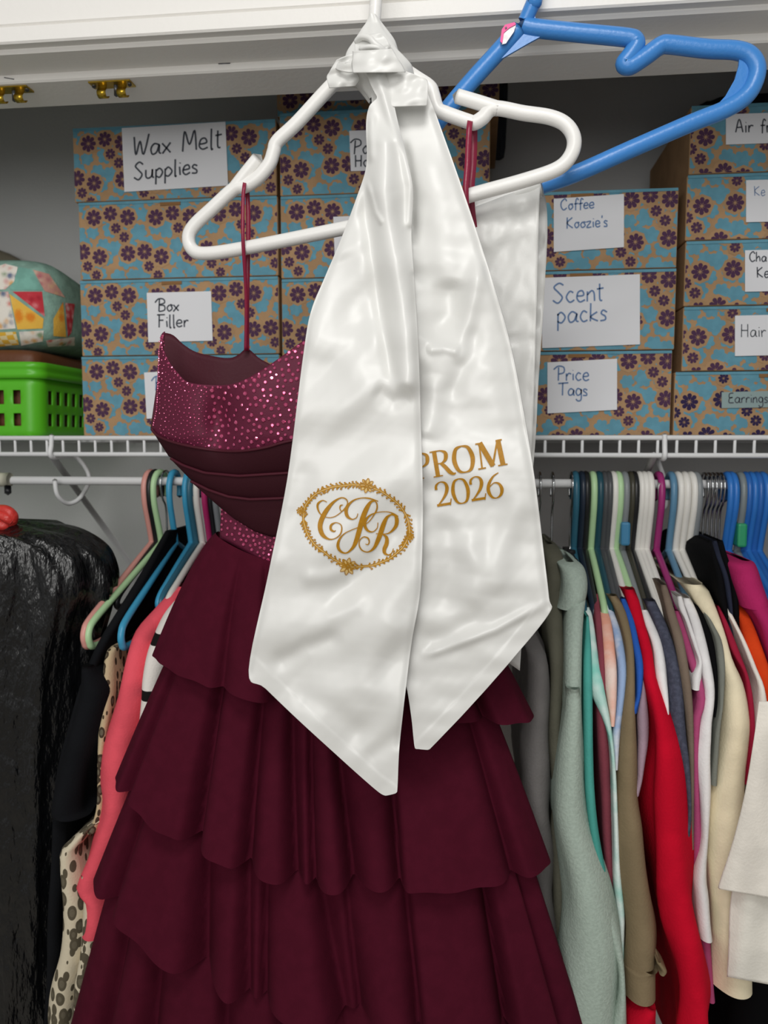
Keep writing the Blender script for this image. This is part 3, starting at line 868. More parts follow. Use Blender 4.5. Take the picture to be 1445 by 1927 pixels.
# PROM 2026 in serif capitals: strokes in a unit box
def line(a, b, w):
    return ([a, ((a[0] + b[0]) / 2, (a[1] + b[1]) / 2), b], [w] * 3, False)
SG = {
 'P': [line((.24, 0), (.24, 1), .2), line((.02, .025), (.48, .025), .05), line((.02, .975), (.4, .975), .05), ([(.3, .975), (.55, .965), (.76, .87), (.79, .73), (.72, .56), (.5, .46), (.3, .46)], [.05, .06, .15, .19, .15, .06, .05], True)],
 'R': [line((.2, 0), (.2, 1), .19), line((0, .025), (.42, .025), .05), line((0, .975), (.4, .975), .05), ([(.28, .975), (.48, .965), (.66, .88), (.69, .75), (.62, .59), (.45, .5), (.28, .5)], [.05, .06, .14, .18, .14, .06, .05], True), ([(.42, .5), (.58, .33), (.74, .12), (.88, .02), (1.0, .04)], [.14, .17, .18, .12, .05], True)],
 'O': [([(.5, 1.0), (.22, .9), (.09, .5), (.22, .1), (.5, 0.0), (.78, .1), (.91, .5), (.78, .9), (.5, 1.0)], [.06, .15, .2, .15, .06, .15, .2, .15, .06], True)],
 'M': [line((.14, 0), (.18, 1), .06), line((.2, 1), (.54, .05), .19), line((.52, .03), (.84, .98), .07), line((.90, 0), (.86, 1), .18), line((.0, .025), (.28, .025), .05), line((.04, .975), (.24, .975), .05), line((.72, .025), (1.06, .025), .05), line((.82, .975), (1.0, .975), .05)],
 '2': [([(.14, .70), (.18, .88), (.42, .985), (.68, .92), (.76, .72), (.64, .48), (.38, .25), (.1, .06)], [.16, .12, .06, .13, .2, .17, .1, .06], True), line((.06, .07), (.82, .07), .14), line((.80, .0), (.9, .26), .06)],
 '0': [([(.5, 1.0), (.24, .9), (.11, .5), (.24, .1), (.5, 0.0), (.76, .1), (.89, .5), (.76, .9), (.5, 1.0)], [.06, .13, .19, .13, .06, .13, .19, .13, .06], True)],
 '6': [([(.82, 1.0), (.5, .88), (.22, .62), (.13, .34), (.26, .08), (.5, 0.0), (.76, .1), (.87, .32), (.76, .55), (.5, .62), (.24, .5)], [.05, .1, .16, .19, .13, .06, .14, .19, .13, .06, .05], True)],
}
V, F = [], []
def glyph(ch, x0, yb, w, h, slope):
    for pts, ws, sm in SG[ch]:
        q = []
        for a, b in pts:
            q.append((x0 + a * w - b * h * slope * .95, yb - b * h - a * w * slope))
        sc = min(w * .82, h * .95)
        v, f = strokes_vf([(q, [k * sc * 1.22 for k in ws])], onR, 7 if sm else 6, sm)
        b0 = len(V); V.extend(v); F.extend(tuple(i + b0 for i in g) for g in f)
for ch, x0, yb, w in (('P', 780, 904, 38), ('R', 816, 899, 42), ('O', 855, 892, 42), ('M', 900, 884, 52)):
    glyph(ch, x0, yb, w, 49, .175)
for ch, x0, yb, w in (('2', 821, 955, 33), ('0', 852, 950, 36), ('2', 886, 945, 33), ('6', 917, 940, 34)):
    glyph(ch, x0, yb, w, 46, .165)
mobj('gold_lettering', V, F, M_gold, pR, smooth=False)
setbase(stole)

# ------------------------------------------------------------------ second stole over the blue hanger's bar
st2 = thing('satin_stole', 'folded plain white satin stole draped over the blue hanger bar', 'stole')
w3 = Waves(31, 150, 6, .4); w4 = Waves(32, 40, 6, .5)
cre = [([(880, 655), (960, 642), (1025, 640)], 6, .004), ([(900, 470), (950, 440), (1010, 425)], 14, -.003), ([(890, 420), (960, 400), (1010, 380)], 10, .0025), ([(990, 560), (1000, 640), (985, 760)], 16, .004)]
px_sheet('front_layer', crom([(760, 440), (780, 600), (830, 900), (860, 1180)], 6), crom([(1017, 343), (1014, 400), (1010, 560), (1006, 700), (1001, 830), (990, 1000), (984, 1160), (978, 1262)], 6),
         lambda x, y: .848 + .0022 * w3(x, y) + fold_sum(x, y, cre) + .0006 * w4(x, y) + .008 * np.exp(-((y - 345 - (1017 - x) * .40) / 14) ** 2), M_satin2, st2, 50, 90)
px_sheet('rear_layer', crom([(770, 445), (800, 700), (860, 1000), (880, 1200)], 6), crom([(1012, 350), (1026, 372), (1030, 430), (1026, 520), (1020, 620), (1013, 720), (1008, 820), (1000, 920), (990, 1080), (984, 1190)], 6),
         lambda x, y: .884 + .0022 * w3(x + 90, y) + .0012 * w4(x, y) - .010 * np.exp(-((y - 352 - (1017 - x) * .40) / 16) ** 2), M_satin2, st2, 50, 80)
tube('bar_fold', path([(765, 446, .866), (900, 395, .867), (1000, 356, .8658), (1016, 350, .8655)], .866), .0112, M_satin2, st2, 14)
setbase(st2)

# ------------------------------------------------------------------ burgundy dress
dress = thing('prom_dress', 'burgundy tiered chiffon gown with crystal bodice hanging from the white hanger', 'dress')
DY = 0.865
DXC, DHW = 585.0, 305.0
def Ybod(x, y):
    u = np.clip((x - DXC) / DHW, -1, 1)
    hw = np.interp(y, [620, 820, 960, 1060], [1.0, 1.0, .72, .62])
    k = np.clip(1 - (u / hw) ** 2, 0, 1) ** .5
    d = np.interp(y, [620, 720, 820, 960, 1060], [.066, .074, .072, .052, .046])
    s = DY - d * k
    # the cup: a hollow at the centre front
    s = s + .020 * np.exp(-((x - 415) / 28) ** 2 - ((y - 790) / 60) ** 2)
    s = s - .008 * np.exp(-((x - 480) / 50) ** 2 - ((y - 760) / 70) ** 2)
    s = s - .006 * np.exp(-((x - 345) / 35) ** 2 - ((y - 770) / 60) ** 2)
    return s
def tb_sheet(name, top, bot, Yf, m, nu=90, nv=26, th=0.0012, parent=None):
    t = np.linspace(0, 1, nu)
    T, B = lerp_poly(top, t), lerp_poly(bot, t)
    V = []
    for j in range(nv):
        s = j / (nv - 1)
        x = T[:, 0] * (1 - s) + B[:, 0] * s
        y = T[:, 1] * (1 - s) + B[:, 1] * s
        Y = Yf(x, y, s)
        V += list(PV(x, y, Y))
    o = mobj(name, V, grid_faces(nu, nv), m, parent or dress)
    if th:
        md = o.modifiers.new('solid', 'SOLIDIFY'); md.thickness = th; md.offset = 0
    return o
neck_front = crom([(310, 624), (303, 632), (305, 650), (318, 680), (335, 702), (352, 718), (385, 724), (430, 724), (462, 714), (500, 692), (540, 664), (575, 640), (640, 615), (720, 640), (790, 690), (830, 670), (868, 640)], 6)
band_top = crom([(284, 806), (300, 822), (340, 836), (400, 847), (450, 849), (500, 842), (545, 830), (640, 815), (740, 820), (830, 815), (884, 800)], 6)
left_side = [(310, 624), (298, 660), (296, 720), (294, 770), (284, 806)]
bod = tb_sheet('bodice', [tuple(p) for p in neck_front], [tuple(p) for p in band_top], lambda x, y, s: Ybod(x, y), M_burg_b, 130, 40)
# lining of the back seen over the neckline
tb_sheet('back_lining', crom([(306, 626), (325, 630), (345, 648), (368, 662), (400, 670), (430, 674), (448, 668), (462, 656), (470, 658), (498, 680), (560, 700), (700, 690), (800, 670), (864, 640)], 6),
         crom([(298, 800), (400, 815), (560, 820), (760, 815), (872, 800)], 6), lambda x, y, s: DY + .012 * np.sqrt(np.clip(1 - ((x - DXC) / 300) ** 2, 0, 1)) + .002 * np.sin(x / 24), M_lin, 80, 16)
# pleated midriff: three folded bands, each lapping over the next
bands = [
 ([tuple(p) for p in band_top], [(318, 858), (345, 876), (385, 890), (450, 899), (545, 890), (640, 885), (740, 885), (820, 875), (852, 858)]),
 ([(320, 862), (345, 876), (385, 890), (450, 896), (545, 890), (640, 884), (740, 884), (820, 874), (850, 862)], [(365, 908), (395, 924), (430, 938), (525, 944), (640, 935), (740, 930), (800, 915)]),
 ([(358, 905), (392, 922), (430, 935), (470, 940), (525, 938), (640, 930), (740, 926), (808, 908)], [(412, 952), (440, 975), (480, 1000), (512, 1010), (600, 1005), (700, 985), (772, 952)]),
]
for i, (a, b) in enumerate(bands):
    o = tb_sheet('midriff_pleat', a, b, lambda x, y, s, i=i: Ybod(x, y) - .0042 * (1 - s) ** .6 - .002 * np.sin(math.pi * s) - .001, M_burg_d, 90, 14)
    e = lerp_poly(a, np.linspace(0.004, .996, 90))
    pts = [P(x, y, float(Ybod(np.array([x]), np.array([y]))[0]) - .0062) for x, y in e]
    tube('folded_edge', pts, .0016, M_lin, o, 8)
wb_t = crom([(417, 940), (440, 956), (480, 982), (512, 994), (600, 990), (700, 970), (768, 940)], 6)
wb_b = crom([(414, 1012), (440, 1026), (480, 1050), (512, 1072), (600, 1072), (700, 1050), (768, 1012)], 6)
wbd = tb_sheet('waistband', wb_t, wb_b, lambda x, y, s: Ybod(x, y) + .0015, M_burg_b, 70, 10)

# crystals: faceted studs glued on the bodice and waistband
def crystals(name, spots, parent):
    V, F = [], []
    for p, r, nrm in spots:
        n_ = Vector(nrm).normalized()
        a = n_.orthogonal().normalized(); b = n_.cross(a)
        b0 = len(V)
        p = Vector(p)
        for rad, h in ((1.0, 0.0), (.62, .45)):
            for k in range(6):
                t = k * math.pi / 3
                V.append(p + (a * math.cos(t) + b * math.sin(t)) * r * rad + n_ * r * h)
        for k in range(6):
            k2 = (k + 1) % 6
            F.append((b0 + k, b0 + k2, b0 + 6 + k2, b0 + 6 + k))
        F.append(tuple(b0 + 6 + k for k in range(6)))
    o = mobj(name, V, F, M_crys, parent, smooth=False)
    o['kind'] = 'stuff'
    return o
def surf_spot(x, y, Yf, r):
    e = 2.0
    f1 = lambda a, b: np.array(P(a, b, float(Yf(np.array([a]), np.array([b]))[0])))
    p = f1(x, y); du = f1(x + e, y) - p; dv = f1(x, y + e) - p
    n_ = np.cross(dv, du)
    if n_[1] > 0:
        n_ = -n_
    n_ /= np.linalg.norm(n_)
    jn = n_ + np.array([rng.uniform(-.25, .25) for _ in range(3)])
    return (p + n_ * .0010, r, jn)
nfx, nfy = neck_front[:, 0], neck_front[:, 1]
btx, bty = band_top[:, 0], band_top[:, 1]
spots = []; used = []
tries = 0
while len(spots) < 620 and tries < 30000:
    tries += 1
    x = rng.uniform(292, 640); y = rng.uniform(625, 845)
    o_ = np.argsort(nfx); top = np.interp(x, nfx[o_][2:], nfy[o_][2:])
    if y < top + 3 or y > np.interp(x, btx, bty) - 4:
        continue
    if x < 302 + (800 - y) * -.02:
        continue
    mind = 10.5 if x > 390 else 6.5
    if any((x - a) ** 2 + (y - b) ** 2 < mind ** 2 for a, b in used):
        continue
    used.append((x, y))
    r = rng.uniform(1.7, 2.5) * .0010 if x > 390 else rng.uniform(.7, 1.1) * .0010
    spots.append(surf_spot(x, y, Ybod, r))
for i in range(4, len(neck_front) - 30, 2):
    spots.append(surf_spot(neck_front[i, 0] + 1, neck_front[i, 1] + 4, Ybod, .0014))
for y in np.linspace(632, 800, 40):
    x = np.interp(y, [624, 660, 720, 770, 806], [309, 299, 297, 295, 287])
    spots.append(surf_spot(x + 1.5, y, Ybod, .0012))
crystals('bodice_crystals', spots, bod)
spots = []; used = []; tries = 0
while len(spots) < 150 and tries < 6000:
    tries += 1
    x = rng.uniform(418, 640); t = rng.uniform(.22, .85)
    y = np.interp(x, wb_t[:, 0], wb_t[:, 1]) * (1 - t) + np.interp(x, wb_b[:, 0], wb_b[:, 1]) * t
    if any((x - a) ** 2 + (y - b) ** 2 < 64 for a, b in used):
        continue
    used.append((x, y))
    spots.append(surf_spot(x, y, lambda a, b: Ybod(a, b) + .0012, rng.uniform(1.5, 2.2) * .001))
crystals('waistband_crystals', spots, wbd)

# hanging loops of ribbon over the hanger notches
def ribbon(name, pts, w):
    c = path(pts, HY, 8)
    V = []
    for i, p in enumerate(c):
        V += [p + np.array([-w / 2, 0, 0]), p + np.array([w / 2, .0008, 0])]
    F = [(2 * i, 2 * i + 1, 2 * i + 3, 2 * i + 2) for i in range(len(c) - 1)]
    o = mobj(name, V, F, M_rib, dress)
    md = o.modifiers.new('solid', 'SOLIDIFY'); md.thickness = .0008; md.offset = 0
yl, yr = YH(462), YH(886)
ribbon('hanging_loop', [(462, 660, .868), (463, 560, .852), (457, 450, yl - .012), (457, 380, yl - .011), (459, 352, yl - .0105), (461, 340, yl - .004)], .0036)
ribbon('hanging_loop', [(465, 660, .870), (465, 560, .862), (467, 440, yl + .012), (466, 380, yl + .011), (464, 352, yl + .0095), (461, 340, yl - .003)], .0046)
ribbon('hanging_loop', [(905, 640, .868), (893, 500, .850), (877, 380, yr - .012), (880, 300, yr - .011), (883, 240, yr - .0105), (886, 222, yr - .003)], .0055)
ribbon('hanging_loop', [(908, 640, .872), (900, 500, .862), (886, 380, yr + .012), (890, 300, yr + .011), (891, 240, yr + .0095), (887, 222, yr - .002)], .0075)

# tiers
def tier(name, top, hem, valleys, dfr, dbk, seed, flare=1.0, rip=.003, nu=640, nv=34, hemdip=4):
    """top / hem: (x left, x right, y left, y middle, y right) of the ring in picture positions at the dress plane;
    valleys: (position -1..1 across the front, width, depth, lean) of the dark creases between the folds"""
    r4 = random.Random(seed)
    V = []
    phi = np.linspace(0, 2 * math.pi, nu, endpoint=False)
    back = [(math.pi * (.12 + .76 * k / 7) + r4.uniform(-.08, .08), r4.uniform(.05, .1), r4.uniform(.6, 1.0), 0) for k in range(8)]
    fr = [(-math.acos(max(-1, min(1, a))), w, d, l) for a, w, d, l in valleys]
    small = [(r4.randint(9, 26), r4.uniform(0, 6.28), r4.uniform(.3, 1)) for _ in range(6)]
    ca, sa = np.cos(phi), np.sin(phi)
    rp = sum(c * np.sin(n * phi + q) for n, q, c in small) / 3
    wl, wr_ = np.maximum(0, -ca) ** 1.5, np.maximum(0, ca) ** 1.5
    nrm = np.stack([ca * .35, sa, 0 * sa], 1); nrm /= np.linalg.norm(nrm, axis=1)[:, None]
    sg = np.where(sa > 0, 1.0, -1.0)
    for j in range(nv):
        v = j / (nv - 1)
        vv = v ** flare
        xl = top[0] + (hem[0] - top[0]) * vv; xr = top[1] + (hem[1] - top[1]) * vv
        ylft = top[2] + (hem[2] - top[2]) * v; ymid = top[3] + (hem[3] - top[3]) * v; yrgt = top[4] + (hem[4] - top[4]) * v
        fold = np.zeros(nu)
        for p0, w, d, l in fr + back:
            dd = (phi - (p0 % (2 * math.pi)) - l * v + math.pi) % (2 * math.pi) - math.pi
            # steep on one side, soft on the other: the cloth laps over itself
            ww = np.where(dd * (1 if l >= 0 else -1) > 0, w * 2.2, w * .7)
            fold -= d * np.exp(-np.abs(dd / ww) ** 1.4)
        x = (xl + xr) / 2 + (xr - xl) / 2 * ca
        y = ylft * wl + yrgt * wr_ + ymid * (1 - wl - wr_) + hemdip * v * (fold * .5 + .3 * rp)
        c = PV(x, y, np.full(nu, DY))
        dep = np.where(sa < 0, dfr[0] + (dfr[1] - dfr[0]) * vv, dbk[0] + (dbk[1] - dbk[0]) * vv)
        off = v ** .75 * (.032 * fold * np.where(sa < 0, 1, .5) + rip * rp)
        pts = np.stack([c[:, 0], DY + dep * sg * np.abs(sa) ** .8, c[:, 2]], 1) + nrm * off[:, None]
        V += list(pts)
    o = mobj(name, V, grid_faces(nu, nv, True), M_burg, dress)
    return o
tier('skirt_tier', (410, 774, 1000, 1056, 1000), (296, 1003, 1222, 1300, 1345), [(-.62, .035, .5, .04), (-.40, .03, .9, .10), (-.12, .04, .8, .05), (.15, .05, .6, 0), (.45, .04, .8, -.04), (.80, .04, .8, -.03)], (.050, .080), (.012, .03), 1, .75)
tier('skirt_tier', (370, 860, 1130, 1180, 1180), (226, 1032, 1452, 1600, 1612), [(-.93, .03, .6, 0), (-.67, .030, 1.2, .10), (-.40, .030, 1.1, .06), (-.23, .030, 1.1, .10), (-.10, .020, .8, .06), (.03, .030, 1.2, .10), (.40, .022, 1.0, -.06), (.88, .05, .7, -.03)], (.020, .092), (.015, .03), 2, .9)
tier('skirt_tier', (290, 950, 1380, 1440, 1470), (186, 1092, 1640, 1830, 1905), [(-.92, .04, .8, 0), (-.64, .040, 1.3, .14), (-.42, .030, 1.1, .10), (-.31, .020, .8, .05), (-.12, .045, 1.3, .18), (.06, .022, .6, .06), (.38, .020, .9, -.02), (.78, .035, 1.4, -.08), (.92, .03, .6, 0)], (.020, .098), (.018, .03), 3, .95)
tier('skirt_tier', (230, 1000, 1580, 1660, 1700), (128, 1165, 1960, 2090, 2140), [(-.88, .04, 1.0, 0), (-.74, .04, 1.2, .08), (-.45, .03, 1.0, .08), (-.22, .04, 1.0, .10), (.08, .03, .7, 0), (.42, .03, .8, 0), (.78, .045, 1.2, -.06)], (.024, .104), (.02, .03), 4, .95)
tier('skirt_tier', (190, 1040, 1900, 1960, 1980), (90, 1230, 2300, 2420, 2440), [(-.8, .05, .8, 0), (-.5, .05, .9, .06), (-.1, .05, .9, 0), (.3, .05, .8, 0), (.7, .05, .9, 0)], (.062, .108), (.02, .03), 5, .9, nv=14)
setbase(dress)
# ------------------------------------------------------------------ green basket, brown case, patchwork pouch, taupe cushion
bk = thing('plastic_basket', 'bright green slotted plastic basket on the wire shelf', 'basket')
M_green = mat('green_plastic', '#5cc024', 0.35, 0.5, bump=0.02, bscale=200)
BKY, BKX1 = 1.135, float(P(74, 760, 1.135)[0])
BKX0, BKY1 = BKX1 - .34, 1.40
zb0, zb1, zb2 = ZD, float(P(40, 712, BKY)[2]), float(P(40, 681, BKY)[2])
def rrect(x0, x1, y0, y1, r, ns):
    """rounded rectangle as a closed list, plus the running length"""
    pts = []
    for cx, cyy, a0 in ((x1 - r, y0 + r, -math.pi / 2), (x1 - r, y1 - r, 0), (x0 + r, y1 - r, math.pi / 2), (x0 + r, y0 + r, math.pi)):
        for k in range(ns + 1):
            a = a0 + k / ns * math.pi / 2
            pts.append((cx + r * math.cos(a), cyy + r * math.sin(a)))
    return pts
def basket_loop():
    """perimeter points with a flag: which spans carry a slot column"""
    pts = []
    r = .022
    def straight(a, b, slots, sw):
        a = np.array(a); b = np.array(b)
        L = np.linalg.norm(b - a)
        pitch_ = L / slots
        for k in range(slots):
            s0 = (k + .5) * pitch_ - sw / 2
            pts.append((tuple(a + (b - a) * (k * pitch_ / L)), False))
            pts.append((tuple(a + (b - a) * (s0 / L)), True))
            pts.append((tuple(a + (b - a) * ((s0 + sw) / L)), False))
    def corner(cx, cyy, a0):
        for k in range(6):
            a = a0 + k / 6 * math.pi / 2
            pts.append(((cx + r * math.cos(a), cyy + r * math.sin(a)), False))
    x0, x1, y0, y1 = BKX0, BKX1, BKY, BKY1
    straight((x0 + r, y0), (x1 - r, y0), 11, .012)
    corner(x1 - r, y0 + r, -math.pi / 2)
    straight((x1, y0 + r), (x1, y1 - r), 9, .012)
    corner(x1 - r, y1 - r, 0)
    straight((x1 - r, y1), (x0 + r, y1), 11, .012)
    corner(x0 + r, y1 - r, math.pi / 2)
    straight((x0, y1 - r), (x0, y0 + r), 9, .012)
    corner(x0 + r, y0 + r, math.pi)
    return pts
lp = basket_loop()
H = zb1 - zb0
zl = [0, .10, .18, .28, .40, .46, .56, .66, .80, .87, 1.0]
hole_rows = {2: 1, 3: 1, 6: 1, 7: 1}
cx0, cy0 = (BKX0 + BKX1) / 2, (BKY + BKY1) / 2
V, F = [], []
n = len(lp)
for q in zl:
    k = .955 + .045 * q
    for (x, y), fl_ in lp:
        V.append((cx0 + (x - cx0) * (1 - (1 - k) * .5), cy0 + (y - cy0) * (1 - (1 - k) * .5) , zb0 + H * q))
for j in range(len(zl) - 1):
    for i in range(n):
        if j in hole_rows and lp[i][1]:
            continue
        i2 = (i + 1) % n
        F.append((j * n + i, j * n + i2, (j + 1) * n + i2, (j + 1) * n + i))
F.append(tuple(range(n - 1, -1, -1)))
o = mobj('basket_wall', V, F, M_green, bk)
md = o.modifiers.new('solid', 'SOLIDIFY'); md.thickness = .003; md.offset = -1
md = o.modifiers.new('bevel', 'BEVEL'); md.width = .0008; md.segments = 1
V = []
prof = [(-.001, 0), (.006, 0), (.0065, .35), (.004, .5), (.0065, .62), (.0065, .9), (.004, 1.0), (-.002, 1.0), (-.002, .2)]
for d, h in prof:
    for (x, y) in rrect(BKX0 - d, BKX1 + d, BKY - d, BKY1 + d, .024, 7):
        V.append((x, y, zb1 + (zb2 - zb1) * h))
mobj('basket_rim', V, grid_faces(32, len(prof), True), M_green, bk)
setbase(bk)

def superbox(x0, x1, y0, y1, z0, z1, e=.3, nu=48, nv=24, top_bulge=0):
    V = []
    c = ((x0 + x1) / 2, (y0 + y1) / 2, (z0 + z1) / 2)
    h = ((x1 - x0) / 2, (y1 - y0) / 2, (z1 - z0) / 2)
    sg = lambda v, p: math.copysign(abs(v) ** p, v)
    for j in range(nv):
        b = -math.pi / 2 + math.pi * j / (nv - 1)
        for i in range(nu):
            a = 2 * math.pi * i / nu
            V.append((c[0] + h[0] * sg(math.cos(b), e) * sg(math.cos(a), e), c[1] + h[1] * sg(math.cos(b), e) * sg(math.sin(a), e), c[2] + h[2] * sg(math.sin(b), e)))
    return V, grid_faces(nu, nv, True)
# brown case inside the basket
M_brown = mat('brown_leatherette', '#6a4028', .5, .4, bump=.1, bscale=120)
v, f = superbox(BKX0 + .012, BKX1 - .012, BKY + .014, BKY1 - .012, zb0 + .006, float(P(60, 652, BKY)[2]), .16)
tc_ = tag(mobj('storage_case', v, f, M_brown, None), 'brown leatherette case inside the green basket', 'case'); place(tc_)
# patchwork pouch standing on it
pzb = float(P(60, 656, 1.155)[2]); pzt = float(P(40, 476, 1.155)[2])
pX1 = float(P(92, 600, 1.15)[0])
pouch = thing('fabric_pouch', 'patchwork fabric pouch of floral, teal and yellow patches in the green basket', 'pouch')
v, f = superbox(pX1 - .26, pX1, 1.150, 1.385, pzb, pzt, .42, 64, 34)
v = [(x, y, z - max(0, (y - 1.2)) * .16 * (1 if z > (pzb + pzt) / 2 else 0)) for x, y, z in v]
pb = mobj('pouch_body', v, f, mat('teal_print_cloth', '#8fb3a6', .85, .15, var=.12, vscale=60, bump=.15, bscale=300), pouch)
bvh = BVHTree.FromPolygons([Vector(q) for q in v], [list(q) for q in f])
def floral(name, base, spots, scale, rest=None):
    """small blossoms scattered on a plain cloth"""
    if name in MATS:
        return MATS[name]
    m = mat(name, base, .85, .15, bump=.12, bscale=300)
    nt = m.node_tree; b = nt.nodes['Principled BSDF']
    tc = nt.nodes.new('ShaderNodeTexCoord')
    vo = nt.nodes.new('ShaderNodeTexVoronoi'); vo.inputs['Scale'].default_value = scale
    nz = nt.nodes.new('ShaderNodeTexNoise'); nz.inputs['Scale'].default_value = scale * 1.5
    mixv = nt.nodes.new('ShaderNodeMixRGB'); mixv.inputs[0].default_value = .02
    nt.links.new(tc.outputs['Object'], mixv.inputs[1]); nt.links.new(nz.outputs['Color'], mixv.inputs[2])
    nt.links.new(mixv.outputs[0], vo.inputs['Vector'])
    r1 = nt.nodes.new('ShaderNodeValToRGB'); r1.color_ramp.interpolation = 'CONSTANT'
    els = r1.color_ramp.elements
    els[0].color = lin(spots[0]); els[1].position = 1.0 / len(spots); els[1].color = lin(spots[1 % len(spots)])
    for k in range(2, len(spots)):
        e = els.new(k / len(spots)); e.color = lin(spots[k])
    sp_ = nt.nodes.new('ShaderNodeSeparateColor')
    nt.links.new(vo.outputs['Color'], sp_.inputs[0]); nt.links.new(sp_.outputs[0], r1.inputs[0])
    th = nt.nodes.new('ShaderNodeMath'); th.operation = 'LESS_THAN'; th.inputs[1].default_value = .42
    nt.links.new(vo.outputs['Distance'], th.inputs[0])
    mx = nt.nodes.new('ShaderNodeMixRGB'); mx.inputs[1].default_value = lin(base)
    nt.links.new(th.outputs[0], mx.inputs[0]); nt.links.new(r1.outputs[0], mx.inputs[2])
    nt.links.new(mx.outputs[0], b.inputs['Base Color'])
    return m
M_fl_w = floral('white_floral_cloth', '#f2ece2', ['#d65a4e', '#3e5a86', '#7d9a72', '#e2a13c', '#f2ece2', '#d88a86', '#f2ece2'], 90)
M_fl_r = floral('red_floral_cloth', '#c93f49', ['#f3d7d5', '#e88f93', '#c93f49', '#a92a38'], 110)
M_fl_y = floral('yellow_print_cloth', '#efbd52', ['#e58a2e', '#efbd52', '#f2ca70', '#e9a03f'], 60)
M_fl_p = floral('pink_print_cloth', '#cf9a8e', ['#e0c489', '#b96f78', '#cf9a8e', '#e3d3bb'], 100)
M_teal = mat('teal_cloth', '#7fb3a6', .85, .15, var=.1, vscale=60, bump=.12, bscale=300)
def checker(name, a, b, s):
    m = mat(name, a, .85, .15)
    nt = m.node_tree; bs = nt.nodes['Principled BSDF']
    tc = nt.nodes.new('ShaderNodeTexCoord')
    ck = nt.nodes.new('ShaderNodeTexChecker'); ck.inputs['Scale'].default_value = s
    ck.inputs[1].default_value = lin(a); ck.inputs[2].default_value = lin(b)
    nt.links.new(tc.outputs['Object'], ck.inputs[0]); nt.links.new(ck.outputs[0], bs.inputs['Base Color'])
    return m
M_ging = checker('yellow_gingham', '#f4e3b0', '#eebc48', 90)
def patch(poly, m):
    """lay a cloth patch on the pouch; fan of small triangles following the surface"""
    c = np.mean(np.array(poly), 0)
    n_ = len(poly); ed = []
    for i in range(n_):
        a, b = np.array(poly[i], float), np.array(poly[(i + 1) % n_], float)
        for k in range(6):
            ed.append(a + (b - a) * k / 6)
    rings = [.0, .35, .7, 1.0]
    V, F = [], []
    m_ = len(ed)
    for rr in rings[1:]:
        for e in ed:
            q = c + (e - c) * rr
            d = Vector(ray(*q)).normalized()
            hit = bvh.ray_cast(Vector(CAM), d)
            if hit[0] is None:
                return
            V.append(hit[0] + hit[1] * (-.0007 if hit[1].dot(d) > 0 else .0007))
    d = Vector(ray(*c)).normalized(); hit = bvh.ray_cast(Vector(CAM), d)
    V.append(hit[0] + hit[1] * (-.0007 if hit[1].dot(d) > 0 else .0007))
    for i in range(m_):
        F.append((len(V) - 1, i, (i + 1) % m_))
        for r_ in range(2):
            F.append((r_ * m_ + i, (r_ + 1) * m_ + i, (r_ + 1) * m_ + (i + 1) % m_, r_ * m_ + (i + 1) % m_))
    mobj('patch', V, F, m, pouch)
for poly, m in (([(-25, 508), (10, 497), (34, 503), (27, 530), (10, 545), (-25, 545)], M_fl_w), ([(36, 503), (58, 507), (80, 546), (18, 546)], M_teal), ([(-25, 549), (16, 549), (30, 618), (-25, 622)], M_fl_w),
                ([(24, 549), (79, 549), (84, 596)], M_fl_r), ([(18, 553), (82, 600), (80, 618), (33, 620)], M_fl_y), ([(36, 624), (82, 622), (80, 642), (40, 650)], M_fl_w), ([(-25, 626), (30, 624), (36, 648), (-25, 654)], M_ging),
                ([(62, 508), (92, 516), (122, 560), (84, 548)], M_fl_p), ([(100, 600), (118, 568), (124, 634), (100, 632)], M_fl_y), ([(122, 570), (140, 572), (134, 625), (127, 634)], M_fl_r), ([(86, 640), (140, 634), (140, 650), (90, 652)], M_fl_w)):
    patch(poly, m)
setbase(pouch)
# taupe cushion behind the pouch
v, f = superbox(float(P(-260, 560, 1.42)[0]), float(P(98, 560, 1.42)[0]), 1.392, 1.45, ZD, float(P(-60, 462, 1.42)[2]), .75, 48, 26)
o = tag(mobj('cushion', v, f, mat('taupe_cloth', '#8a8373', .9, .1, bump=.15, bscale=200), None), 'taupe cushion behind the patchwork pouch', 'cushion'); place(o)

# dark cloth heap behind the right hand boxes and a dark strip beside the second stack
M_dark = mat('charcoal_cloth', '#3c4048', .9, .1, bump=.4, bscale=40, var=.2, vscale=30, stretch=(4, 4, .6))
def level_loft(rings_):
    nu = len(rings_[0])
    V = [p for r_ in rings_ for p in r_]
    F = grid_faces(nu, len(rings_), True)
    F.append(tuple(range(nu - 1, -1, -1))); F.append(tuple((len(rings_) - 1) * nu + k for k in range(nu)))
    return V, F
rs = []
for y, xl in ((812, 1300), (560, 1292), (420, 1262), (355, 1238), (310, 1237), (270, 1255), (235, 1278), (208, 1300), (196, 1325)):
    Yc = 1.415
    pl = P(xl, y, Yc); pr_ = P(1600, y, Yc)
    z = float(P(1300, y, Yc)[2])
    cxx, hw = (pl[0] + pr_[0]) / 2, (pr_[0] - pl[0]) / 2
    rs.append([(cxx + hw * math.copysign(abs(math.cos(a)) ** .5, math.cos(a)), Yc + .028 * math.sin(a) + .004 * math.sin(9 * a), max(z, ZD)) for a in [k * 2 * math.pi / 48 for k in range(48)]])
v, f = level_loft(rs)
o = tag(mobj('folded_jacket', v, f, M_dark, None), 'dark grey cloth bundle behind the box marked Air', 'cloth'); place(o)
rs = []
